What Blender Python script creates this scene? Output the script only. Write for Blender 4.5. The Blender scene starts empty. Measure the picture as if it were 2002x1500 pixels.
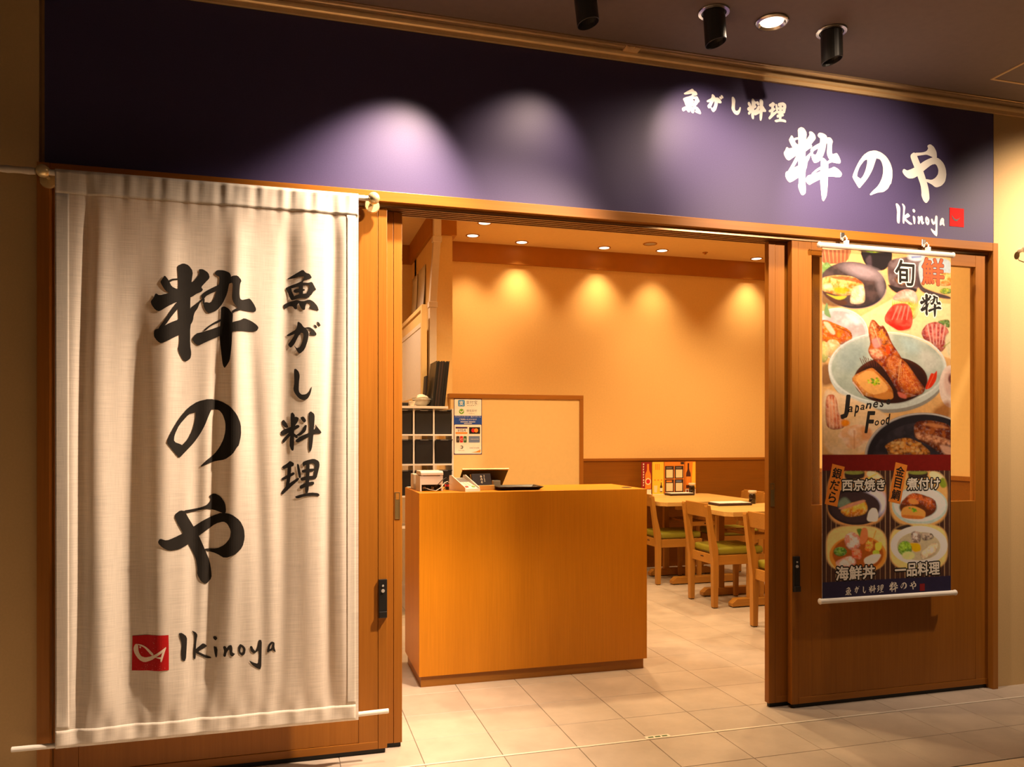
import bpy, bmesh, math, random
import numpy as np
from mathutils import Vector, Matrix
from mathutils.geometry import delaunay_2d_cdt

random.seed(7)
rng = np.random.default_rng(11)
scene = bpy.context.scene
COL = scene.collection

# ---------------------------------------------------------------- camera
CAM = Vector((0.0, -3.27, 1.3))
YAW = math.atan2(437.0, 1540.0)
cam_data = bpy.data.cameras.new('camera')
cam_data.sensor_width = 36.0
cam_data.sensor_fit = 'HORIZONTAL'
cam_data.lens = 36.0 * 1540.0 / 2002.0
cam_data.shift_y = 107.0 / 2002.0
cam_data.clip_start = 0.05
cam = bpy.data.objects.new('camera', cam_data)
cam.location = CAM
cam.rotation_euler = (math.pi / 2, 0, -YAW)
COL.objects.link(cam)
scene.camera = cam

# ---------------------------------------------------------------- world, exposure
world = bpy.data.worlds.new('world')
scene.world = world
world.use_nodes = True
bgn = world.node_tree.nodes['Background']
bgn.inputs[0].default_value = (1.0, 0.74, 0.50, 1)
bgn.inputs[1].default_value = 0.040
scene.view_settings.view_transform = 'Standard'
scene.view_settings.look = 'None'
scene.view_settings.exposure = 0.0
scene.view_settings.gamma = 1.0
scene.view_settings.use_curve_mapping = False
scene.cycles.use_denoising = True
scene.cycles.max_bounces = 8
scene.cycles.sample_clamp_indirect = 6.0

LC_MALL = (1.0, 0.73, 0.50)      # spotlights over the shop front
LC_ROOM = (1.0, 0.68, 0.35)      # downlights inside the shop

def spot_light(name, loc, target, watts, cone, blend, color, radius=0.03):
    d = bpy.data.lights.new(name, 'SPOT')
    d.energy = watts; d.spot_size = math.radians(cone); d.spot_blend = blend
    d.color = color; d.shadow_soft_size = radius
    o = bpy.data.objects.new(name, d)
    o.location = loc
    o.rotation_euler = (Vector(target) - Vector(loc)).to_track_quat('-Z', 'Y').to_euler()
    COL.objects.link(o)
    return o

MALL_Z = 3.03       # mall ceiling
ROOM_Z = 3.145      # ceiling inside
# tilted spots over the shop front: (x, target x, target z, watts)
SPOTS = [(0.55, 0.30, 1.92, 210), (1.10, 0.97, 2.42, 23), (1.66, 1.84, 2.66, 30), (2.22, 2.80, 2.05, 80)]
SPOT_Y = -0.42
# downlights inside: those in view, then those above the front of the room
ROOM_IN_VIEW = [(1.615, 3.28), (1.612, 3.72), (2.11, 3.83), (2.94, 3.82), (3.53, 3.77), (4.62, 3.82)]
ROOM_FRONT = [(0.95, 1.75, 130), (2.2, 1.8, 160), (1.1, 0.42, 100), (2.0, 0.42, 100), (3.0, 0.85, 105), (4.5, 2.3, 120), (3.75, 2.9, 100)]
for x, tx, tz, w in SPOTS:
    dz = MALL_Z - 0.13
    spot_light('spot_lamp', (x + 0.02, SPOT_Y + 0.06, dz), (tx, 0.02, tz), w, 76, 1.0, LC_MALL, 0.03)
spot_light('mall_downlight_lamp', (1.93, SPOT_Y, MALL_Z - 0.03), (1.93, SPOT_Y, 0), 60, 160, 1.0, LC_MALL, 0.05)
spot_light('mall_spot_lamp', (4.15, -1.0, MALL_Z - 0.05), (3.95, 0.0, 2.0), 290, 84, 1.0, LC_MALL, 0.05)
spot_light('mall_spot_lamp', (1.75, -0.80, MALL_Z - 0.05), (-0.10, -0.1, 0.75), 900, 68, 1.0, LC_MALL, 0.05)
spot_light('mall_spot_lamp', (2.75, -2.10, MALL_Z - 0.05), (2.55, 0.0, 2.30), 480, 46, 1.0, LC_MALL, 0.05)
for x, y in ROOM_IN_VIEW:
    spot_light('room_lamp', (x, y, ROOM_Z - 0.02), (x, y, 0), 58, 92, 1.0, LC_ROOM, 0.06)
for x, y, w in ROOM_FRONT:
    spot_light('room_lamp', (x, y, ROOM_Z - 0.02), (x, y, 0), w, 128, 0.7, LC_ROOM, 0.05)
spot_light('kitchen_lamp', (0.2, 3.0, 3.08), (0.2, 3.0, 0), 120, 140, 0.8, (1.0, 0.68, 0.42), 0.08)

# ---------------------------------------------------------------- materials
def lin(c):
    return tuple(((v / 255.0) / 12.92 if v / 255.0 <= 0.04045 else ((v / 255.0 + 0.055) / 1.055) ** 2.4) for v in c)

def new_mat(name):
    m = bpy.data.materials.new(name); m.use_nodes = True
    nt = m.node_tree
    return m, nt, nt.nodes['Principled BSDF']

def plain(name, col, rough=0.5, metal=0.0, var=0.06, scale=30.0, bump=0.0, emit=None, es=0.0, spec=0.5, coat=0.0):
    m, nt, p = new_mat(name)
    p.inputs['Roughness'].default_value = rough
    p.inputs['Metallic'].default_value = metal
    p.inputs['Specular IOR Level'].default_value = spec
    p.inputs['Coat Weight'].default_value = coat
    tc = nt.nodes.new('ShaderNodeTexCoord')
    n = nt.nodes.new('ShaderNodeTexNoise')
    n.inputs['Scale'].default_value = scale; n.inputs['Detail'].default_value = 4
    nt.links.new(tc.outputs['Object'], n.inputs['Vector'])
    r = nt.nodes.new('ShaderNodeValToRGB')
    r.color_ramp.elements[0].position = 0.3; r.color_ramp.elements[1].position = 0.7
    r.color_ramp.elements[0].color = tuple(max(0, v * (1 - var)) for v in col) + (1,)
    r.color_ramp.elements[1].color = tuple(min(1, v * (1 + var)) for v in col) + (1,)
    nt.links.new(n.outputs['Fac'], r.inputs['Fac'])
    nt.links.new(r.outputs['Color'], p.inputs['Base Color'])
    if bump:
        b = nt.nodes.new('ShaderNodeBump'); b.inputs['Strength'].default_value = bump; b.inputs['Distance'].default_value = 0.002
        nt.links.new(n.outputs['Fac'], b.inputs['Height']); nt.links.new(b.outputs['Normal'], p.inputs['Normal'])
    if emit:
        p.inputs['Emission Color'].default_value = tuple(emit) + (1,); p.inputs['Emission Strength'].default_value = es
    return m

def wood(name, c0, c1, axis='Z', rough=0.42, fine=120.0, along=3.0, bump=0.06):
    m, nt, p = new_mat(name)
    p.inputs['Roughness'].default_value = rough
    p.inputs['Specular IOR Level'].default_value = 0.35
    tc = nt.nodes.new('ShaderNodeTexCoord')
    mp = nt.nodes.new('ShaderNodeMapping')
    s = [fine, fine, fine]; s['XYZ'.index(axis)] = along
    mp.inputs['Scale'].default_value = s
    nt.links.new(tc.outputs['Object'], mp.inputs['Vector'])
    n = nt.nodes.new('ShaderNodeTexNoise'); n.inputs['Scale'].default_value = 1.0; n.inputs['Detail'].default_value = 5; n.inputs['Roughness'].default_value = 0.6
    nt.links.new(mp.outputs['Vector'], n.inputs['Vector'])
    mp2 = nt.nodes.new('ShaderNodeMapping')
    s2 = [7.0, 7.0, 7.0]; s2['XYZ'.index(axis)] = 0.7
    mp2.inputs['Scale'].default_value = s2
    nt.links.new(tc.outputs['Object'], mp2.inputs['Vector'])
    n2 = nt.nodes.new('ShaderNodeTexNoise'); n2.inputs['Scale'].default_value = 1.0; n2.inputs['Detail'].default_value = 3
    nt.links.new(mp2.outputs['Vector'], n2.inputs['Vector'])
    mx = nt.nodes.new('ShaderNodeMath'); mx.operation = 'MULTIPLY_ADD'; mx.inputs[1].default_value = 0.55
    ad = nt.nodes.new('ShaderNodeMath'); ad.operation = 'MULTIPLY'; ad.inputs[1].default_value = 0.45
    nt.links.new(n2.outputs['Fac'], ad.inputs[0])
    nt.links.new(n.outputs['Fac'], mx.inputs[0]); nt.links.new(ad.outputs[0], mx.inputs[2])
    r = nt.nodes.new('ShaderNodeValToRGB')
    r.color_ramp.elements[0].position = 0.34; r.color_ramp.elements[1].position = 0.66
    r.color_ramp.elements[0].color = tuple(c0) + (1,); r.color_ramp.elements[1].color = tuple(c1) + (1,)
    nt.links.new(mx.outputs[0], r.inputs['Fac']); nt.links.new(r.outputs['Color'], p.inputs['Base Color'])
    b = nt.nodes.new('ShaderNodeBump'); b.inputs['Strength'].default_value = bump; b.inputs['Distance'].default_value = 0.001
    nt.links.new(n.outputs['Fac'], b.inputs['Height']); nt.links.new(b.outputs['Normal'], p.inputs['Normal'])
    return m

def attr_mat(name, rough=0.35, spec=0.5):
    m, nt, p = new_mat(name)
    a = nt.nodes.new('ShaderNodeAttribute'); a.attribute_name = 'print'
    nt.links.new(a.outputs['Color'], p.inputs['Base Color'])
    p.inputs['Roughness'].default_value = rough
    p.inputs['Specular IOR Level'].default_value = spec
    return m

def tile_mat(name, col, rough=0.45):
    m, nt, p = new_mat(name)
    p.inputs['Roughness'].default_value = rough
    p.inputs['Specular IOR Level'].default_value = 0.4
    g = nt.nodes.new('ShaderNodeNewGeometry')
    n = nt.nodes.new('ShaderNodeTexNoise'); n.inputs['Scale'].default_value = 5.0; n.inputs['Detail'].default_value = 6; n.inputs['Roughness'].default_value = 0.6
    nt.links.new(g.outputs['Position'], n.inputs['Vector'])
    r = nt.nodes.new('ShaderNodeValToRGB')
    r.color_ramp.elements[0].position = 0.3; r.color_ramp.elements[1].position = 0.72
    r.color_ramp.elements[0].color = tuple(v * 0.84 for v in col) + (1,); r.color_ramp.elements[1].color = tuple(v * 1.08 for v in col) + (1,)
    nt.links.new(n.outputs['Fac'], r.inputs['Fac'])
    oi = nt.nodes.new('ShaderNodeObjectInfo')
    hv = nt.nodes.new('ShaderNodeHueSaturation')
    ml = nt.nodes.new('ShaderNodeMath'); ml.operation = 'MULTIPLY_ADD'; ml.inputs[1].default_value = 0.10; ml.inputs[2].default_value = 0.95
    nt.links.new(oi.outputs['Random'], ml.inputs[0]); nt.links.new(ml.outputs[0], hv.inputs['Value'])
    nt.links.new(r.outputs['Color'], hv.inputs['Color'])
    nt.links.new(hv.outputs['Color'], p.inputs['Base Color'])
    n3 = nt.nodes.new('ShaderNodeTexNoise'); n3.inputs['Scale'].default_value = 160.0
    nt.links.new(g.outputs['Position'], n3.inputs['Vector'])
    b = nt.nodes.new('ShaderNodeBump'); b.inputs['Strength'].default_value = 0.05; b.inputs['Distance'].default_value = 0.001
    nt.links.new(n3.outputs['Fac'], b.inputs['Height']); nt.links.new(b.outputs['Normal'], p.inputs['Normal'])
    return m

def linen_mat(name, col, trans=0.18):
    m, nt, p = new_mat(name)
    nt.nodes.remove(p)
    out = nt.nodes['Material Output']
    tc = nt.nodes.new('ShaderNodeTexCoord')
    def weave(sx, sz):
        mp = nt.nodes.new('ShaderNodeMapping'); mp.inputs['Scale'].default_value = (sx, 1, sz)
        nt.links.new(tc.outputs['Object'], mp.inputs['Vector'])
        n = nt.nodes.new('ShaderNodeTexNoise'); n.inputs['Scale'].default_value = 1.0; n.inputs['Detail'].default_value = 3
        nt.links.new(mp.outputs['Vector'], n.inputs['Vector'])
        return n
    a, b = weave(12, 420), weave(420, 12)
    ad = nt.nodes.new('ShaderNodeMath'); ad.operation = 'MULTIPLY_ADD'; ad.inputs[1].default_value = 0.62
    mu = nt.nodes.new('ShaderNodeMath'); mu.operation = 'MULTIPLY'; mu.inputs[1].default_value = 0.38
    nt.links.new(b.outputs['Fac'], mu.inputs[0]); nt.links.new(a.outputs['Fac'], ad.inputs[0]); nt.links.new(mu.outputs[0], ad.inputs[2])
    r = nt.nodes.new('ShaderNodeValToRGB')
    r.color_ramp.elements[0].position = 0.36; r.color_ramp.elements[1].position = 0.60
    r.color_ramp.elements[0].color = tuple(v * 0.80 for v in col) + (1,); r.color_ramp.elements[1].color = tuple(col) + (1,)
    nt.links.new(ad.outputs[0], r.inputs['Fac'])
    d = nt.nodes.new('ShaderNodeBsdfDiffuse'); t = nt.nodes.new('ShaderNodeBsdfTranslucent')
    mx = nt.nodes.new('ShaderNodeMixShader'); mx.inputs[0].default_value = trans
    nt.links.new(r.outputs['Color'], d.inputs['Color']); nt.links.new(r.outputs['Color'], t.inputs['Color'])
    bp = nt.nodes.new('ShaderNodeBump'); bp.inputs['Strength'].default_value = 0.25; bp.inputs['Distance'].default_value = 0.001
    nt.links.new(ad.outputs[0], bp.inputs['Height']); nt.links.new(bp.outputs['Normal'], d.inputs['Normal'])
    nt.links.new(d.outputs[0], mx.inputs[1]); nt.links.new(t.outputs[0], mx.inputs[2])
    nt.links.new(mx.outputs[0], out.inputs['Surface'])
    return m

def glass_mat(name):
    m, nt, p = new_mat(name)
    p.inputs['Base Color'].default_value = (1, 1, 1, 1)
    p.inputs['Roughness'].default_value = 0.0
    p.inputs['IOR'].default_value = 1.45
    tr = nt.nodes.new('ShaderNodeBsdfTransparent'); tr.inputs[0].default_value = (0.95, 0.96, 0.94, 1)
    gl = nt.nodes.new('ShaderNodeBsdfGlossy'); gl.inputs['Roughness'].default_value = 0.01
    lw = nt.nodes.new('ShaderNodeLayerWeight'); lw.inputs[0].default_value = 0.5
    pw = nt.nodes.new('ShaderNodeMath'); pw.operation = 'POWER'; pw.inputs[1].default_value = 5.0
    fr = nt.nodes.new('ShaderNodeMath'); fr.operation = 'MULTIPLY_ADD'; fr.inputs[1].default_value = 0.9; fr.inputs[2].default_value = 0.03
    nt.links.new(lw.outputs['Facing'], pw.inputs[0]); nt.links.new(pw.outputs[0], fr.inputs[0])
    mx = nt.nodes.new('ShaderNodeMixShader')
    nt.links.new(fr.outputs[0], mx.inputs[0]); nt.links.new(tr.outputs[0], mx.inputs[1]); nt.links.new(gl.outputs[0], mx.inputs[2])
    nt.links.new(mx.outputs[0], nt.nodes['Material Output'].inputs['Surface'])
    return m

WD0, WD1 = (0.28, 0.096, 0.007), (0.36, 0.130, 0.012)
M = {}
M['door_v'] = wood('door_veneer_upright', WD0, WD1, 'Z')
M['door_h'] = wood('door_veneer_level', WD0, WD1, 'X')
M['counter'] = wood('counter_veneer', (0.55, 0.200, 0.004), (0.67, 0.255, 0.009), 'Z', 0.38)
M['counter_h'] = wood('counter_veneer_top', (0.55, 0.200, 0.004), (0.67, 0.255, 0.009), 'X', 0.38)
M['kick'] = wood('kick_veneer', (0.30, 0.12, 0.014), (0.38, 0.155, 0.02), 'X')
M['wain'] = wood('wainscot_veneer', (0.22, 0.075, 0.004), (0.29, 0.100, 0.007), 'X')
M['crown'] = plain('brown_crown_paint', (0.42, 0.155, 0.004), 0.6, var=0.05, scale=8)
M['beech'] = wood('beech', (0.36, 0.165, 0.024), (0.46, 0.215, 0.038), 'Z', 0.4, 90, 4)  # beech darkened: shade on chairs and table legs put into the colour
M['beech_shaded_h'] = wood('beech_shaded_level', (0.36, 0.165, 0.024), (0.46, 0.215, 0.038), 'X', 0.4, 90, 4)
M['beech_h'] = wood('beech_level', (0.56, 0.33, 0.095), (0.68, 0.43, 0.14), 'X', 0.4, 90, 4)  # paler copy of the beech, for the lit tabletops
M['vinyl'] = plain('green_vinyl', (0.24, 0.225, 0.018), 0.45, var=0.05)
M['cream'] = plain('cream_wall_paint', (0.82, 0.555, 0.215), 0.85, var=0.025, scale=60, bump=0.03)
M['cream_pale'] = plain('pale_panel', (0.72, 0.49, 0.20), 0.7, var=0.02)
M['ceil_in'] = plain('inner_ceiling_paint', (0.82, 0.57, 0.25), 0.9, var=0.02)
M['ceil'] = plain('charcoal_ceiling_paint', (0.175, 0.132, 0.112), 0.75, var=0.04)
M['mallwall'] = plain('beige_mall_wall', (0.66, 0.46, 0.22), 0.8, var=0.03, scale=120, bump=0.04)
M['navy'] = plain('navy_sign_film', (0.062, 0.048, 0.140), 0.5, var=0.08, scale=200, spec=0.36)
M['sign_white'] = plain('white_sign_film', (0.93, 0.92, 0.90), 0.5, var=0.01)
M['sign_red'] = plain('red_sign_film', (0.80, 0.004, 0.004), 0.6, var=0.03, spec=0.15)
M['sign_dark'] = plain('dark_sign_film', (0.04, 0.005, 0.01), 0.5)
M['brass_trim'] = plain('bronze_trim', (0.92, 0.66, 0.34), 0.30, 0.3, var=0.03)
M['steel_strip'] = plain('steel_strip', (0.70, 0.64, 0.62), 0.14, 0.95, var=0.05)
M['alu'] = plain('champagne_aluminium', (0.55, 0.38, 0.21), 0.32, 0.75, var=0.04)
M['dark_gap'] = plain('dark_recess', (0.03, 0.016, 0.007), 0.7)
M['jamb'] = wood('jamb_veneer', (0.34, 0.13, 0.016), (0.44, 0.17, 0.026), 'Z')
M['linen'] = linen_mat('linen', (0.82, 0.75, 0.67))
M['linen_hem'] = linen_mat('linen_hem', (0.86, 0.79, 0.71), 0.05)
M['ink'] = plain('black_ink', (0.018, 0.015, 0.013), 0.75, var=0.1, spec=0.2)
M['seal'] = plain('red_seal_ink', (0.42, 0.006, 0.008), 0.7, var=0.12, scale=300, spec=0.2)
M['seal_light'] = plain('unprinted_linen', (0.72, 0.60, 0.50), 0.8, var=0.05)
M['white_tube'] = plain('white_tube', (0.82, 0.79, 0.74), 0.35, var=0.02)
M['wrap'] = plain('white_wrap', (0.62, 0.56, 0.48), 0.7, var=0.1)
M['brass'] = plain('polished_brass', (0.85, 0.70, 0.40), 0.25, 0.6, var=0.02)
M['pull'] = plain('brushed_brass', (0.62, 0.42, 0.16), 0.35, 0.9, var=0.05)
M['black'] = plain('black_plastic', (0.012, 0.011, 0.011), 0.35, var=0.05)
M['blackm'] = plain('matt_black', (0.007, 0.006, 0.006), 0.6, var=0.05)
M['fixture'] = plain('black_fixture', (0.020, 0.018, 0.016), 0.38, var=0.05)
M['steel'] = plain('bright_steel', (0.62, 0.58, 0.53), 0.25, 1.0, var=0.03)
M['lock_white'] = plain('lock_chrome', (0.75, 0.72, 0.68), 0.3, 0.6, var=0.02)
M['plast_w'] = plain('white_plastic', (0.74, 0.68, 0.62), 0.45, var=0.02)
M['plast_g'] = plain('grey_plastic', (0.42, 0.38, 0.34), 0.5, var=0.03)
M['paper'] = plain('white_paper', (0.80, 0.76, 0.70), 0.8, var=0.03)
M['bowl'] = plain('glazed_bowl', (0.62, 0.58, 0.48), 0.25, var=0.04)
M['towel'] = plain('rolled_cloth', (0.82, 0.76, 0.62), 0.9, var=0.05)
M['glass'] = glass_mat('clear_glass')
M['navy_paper'] = plain('navy_paper', (0.020, 0.018, 0.040), 0.6)
M['soy'] = plain('dark_soy_glass', (0.016, 0.008, 0.006), 0.12, var=0.1, coat=0.5)
M['cap'] = plain('cream_cap', (0.82, 0.70, 0.50), 0.5)
M['menu_white'] = plain('menu_white', (0.85, 0.80, 0.72), 0.5)
M['grout'] = plain('grout', (0.20, 0.165, 0.13), 0.9, var=0.1)
M['tile_in'] = tile_mat('grey_floor_tile', (0.47, 0.395, 0.325))
M['tile_out'] = tile_mat('beige_mall_tile', (0.86, 0.70, 0.48))
M['thresh'] = plain('threshold_strip', (0.78, 0.72, 0.62), 0.4, 0.2, var=0.03)
M['lampface'] = plain('lit_lamp_face', (0.9, 0.85, 0.75), 0.5, emit=(1.0, 0.74, 0.50), es=3.2)
M['lampface_m'] = plain('lit_mall_lamp', (0.9, 0.85, 0.75), 0.5, emit=(1.0, 0.80, 0.56), es=3.0)
M['print'] = attr_mat('printed_sheet', 0.4, 0.4)
M['duct'] = plain('white_duct', (0.72, 0.60, 0.46), 0.55, var=0.02)
M['frost'] = plain('frosted_panel', (0.80, 0.76, 0.68), 0.25, var=0.03)
def ink_col(name, rgb, rough=0.6):
    return plain(name, lin(rgb), rough, var=0.02)
M['p_blue'] = ink_col('print_blue', (20, 70, 165)); M['p_sky'] = ink_col('print_sky_blue', (60, 140, 205))
M['p_green'] = ink_col('print_green', (110, 165, 40)); M['p_red'] = ink_col('print_red', (205, 30, 30))
M['p_orange'] = ink_col('print_orange', (240, 140, 40)); M['p_yellow'] = ink_col('print_yellow', (250, 205, 60))
M['p_grey'] = ink_col('print_grey', (110, 105, 105)); M['p_maroon'] = ink_col('print_maroon', (140, 18, 24))
M['p_brown'] = ink_col('print_brown', (58, 38, 30)); M['p_dgreen'] = ink_col('print_dark_green', (45, 95, 45))
M['p_steel'] = ink_col('print_steel_blue', (105, 125, 165)); M['p_cream'] = ink_col('print_cream', (245, 222, 180))
M['p_bottle'] = ink_col('print_bottle_brown', (70, 25, 14)); M['p_purple'] = ink_col('print_purple', (70, 40, 90))

# ---------------------------------------------------------------- building helpers
POS = {}
def put(o, name, parent, label=None, cat=None, group=None, kind=None):
    COL.objects.link(o)
    if parent is not None: o.parent = parent
    if label: o['label'] = label
    if cat: o['category'] = cat
    if group: o['group'] = group
    if kind: o['kind'] = kind
    return o

def base_of(o):
    v = Vector((0, 0, 0))
    while o is not None:
        v += POS.get(o.name, Vector((0, 0, 0))); o = o.parent
    return v

def thing(name, label, cat, loc, group=None, rotz=0.0):
    o = bpy.data.objects.new(name, None)
    o.empty_display_size = 0.05
    o.location = loc; o.rotation_euler = (0, 0, rotz)
    put(o, name, None, label, cat, group)
    POS[o.name] = Vector(loc)
    return o

def struct(name, loc=(0, 0, 0)):
    o = bpy.data.objects.new(name, None); o.empty_display_size = 0.05
    o.location = loc
    put(o, name, None, kind='structure')
    POS[o.name] = Vector(loc)
    return o

def ob(name, bm, mat, parent=None, label=None, cat=None, group=None, kind=None, bevel=0.0, smooth=False, local=False, tri=False):
    """links the bmesh as one mesh object; world coordinates unless local"""
    if not local and parent is not None:
        b = base_of(parent)
        bmesh.ops.translate(bm, verts=bm.verts, vec=-b)
    if tri: bmesh.ops.triangulate(bm, faces=bm.faces)
    me = bpy.data.meshes.new(name)
    if smooth:
        for f in bm.faces: f.smooth = True
    bm.to_mesh(me); bm.free()
    if smooth and not bevel: me.set_sharp_from_angle(angle=math.radians(48))
    me.materials.append(mat)
    o = bpy.data.objects.new(name, me)
    put(o, name, parent, label, cat, group, kind)
    if bevel:
        md = o.modifiers.new('bevel', 'BEVEL'); md.width = bevel; md.segments = 2; md.limit_method = 'ANGLE'
    if smooth and bevel == 0:
        pass
    return o

def B(): return bmesh.new()

def box(bm, x0, x1, y0, y1, z0, z1):
    v = [bm.verts.new(p) for p in ((x0, y0, z0), (x1, y0, z0), (x1, y1, z0), (x0, y1, z0), (x0, y0, z1), (x1, y0, z1), (x1, y1, z1), (x0, y1, z1))]
    for f in ((0, 3, 2, 1), (4, 5, 6, 7), (0, 1, 5, 4), (1, 2, 6, 5), (2, 3, 7, 6), (3, 0, 4, 7)):
        bm.faces.new([v[i] for i in f])
    return bm

def bx(*a): return box(B(), *a)

def frustum(bm, pts0, pts1):
    """closed solid between two rings of equal count"""
    a = [bm.verts.new(p) for p in pts0]; b = [bm.verts.new(p) for p in pts1]
    n = len(a)
    bm.faces.new(a[::-1]); bm.faces.new(b)
    for i in range(n): bm.faces.new((a[i], a[(i + 1) % n], b[(i + 1) % n], b[i]))
    return bm

def prism(bm, prof, axis, a0, a1):
    """profile of 2D points extruded along an axis (x: (y,z), y: (x,z), z: (x,y))"""
    def P(p, t):
        return {'x': (t, p[0], p[1]), 'y': (p[0], t, p[1]), 'z': (p[0], p[1], t)}[axis]
    frustum(bm, [P(p, a0) for p in prof], [P(p, a1) for p in prof])
    bmesh.ops.recalc_face_normals(bm, faces=bm.faces)
    return bm

def tube(bm, pts, r, n=12, radii=None):
    pts = [Vector(p) for p in pts]
    rings = []
    for i, p in enumerate(pts):
        d = (pts[min(i + 1, len(pts) - 1)] - pts[max(i - 1, 0)]).normalized()
        up = Vector((0, 0, 1)) if abs(d.z) < 0.9 else Vector((0, 1, 0))
        u = d.cross(up).normalized(); w = d.cross(u).normalized()
        rr = radii[i] if radii else r
        rings.append([bm.verts.new(p + (u * math.cos(2 * math.pi * k / n) + w * math.sin(2 * math.pi * k / n)) * rr) for k in range(n)])
    for a, b in zip(rings, rings[1:]):
        for k in range(n): bm.faces.new((a[k], a[(k + 1) % n], b[(k + 1) % n], b[k]))
    bm.faces.new(rings[0][::-1]); bm.faces.new(rings[-1])
    bmesh.ops.recalc_face_normals(bm, faces=bm.faces)
    return bm

def lathe(bm, prof, c, n=24):
    """profile [(r,z)] about a vertical axis through c"""
    rings = []
    for r, z in prof:
        if r < 1e-5: rings.append([bm.verts.new((c[0], c[1], c[2] + z))])
        else: rings.append([bm.verts.new((c[0] + r * math.cos(2 * math.pi * k / n), c[1] + r * math.sin(2 * math.pi * k / n), c[2] + z)) for k in range(n)])
    for a, b in zip(rings, rings[1:]):
        for k in range(n):
            if len(a) == 1 and len(b) == 1: continue
            if len(a) == 1: bm.faces.new((a[0], b[(k + 1) % n], b[k]))
            elif len(b) == 1: bm.faces.new((a[k], a[(k + 1) % n], b[0]))
            else: bm.faces.new((a[k], a[(k + 1) % n], b[(k + 1) % n], b[k]))
    bmesh.ops.recalc_face_normals(bm, faces=bm.faces)
    return bm

def rot_bm(bm, ang, axis, c):
    bmesh.ops.rotate(bm, verts=bm.verts, cent=Vector(c), matrix=Matrix.Rotation(ang, 3, axis))
    return bm

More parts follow.
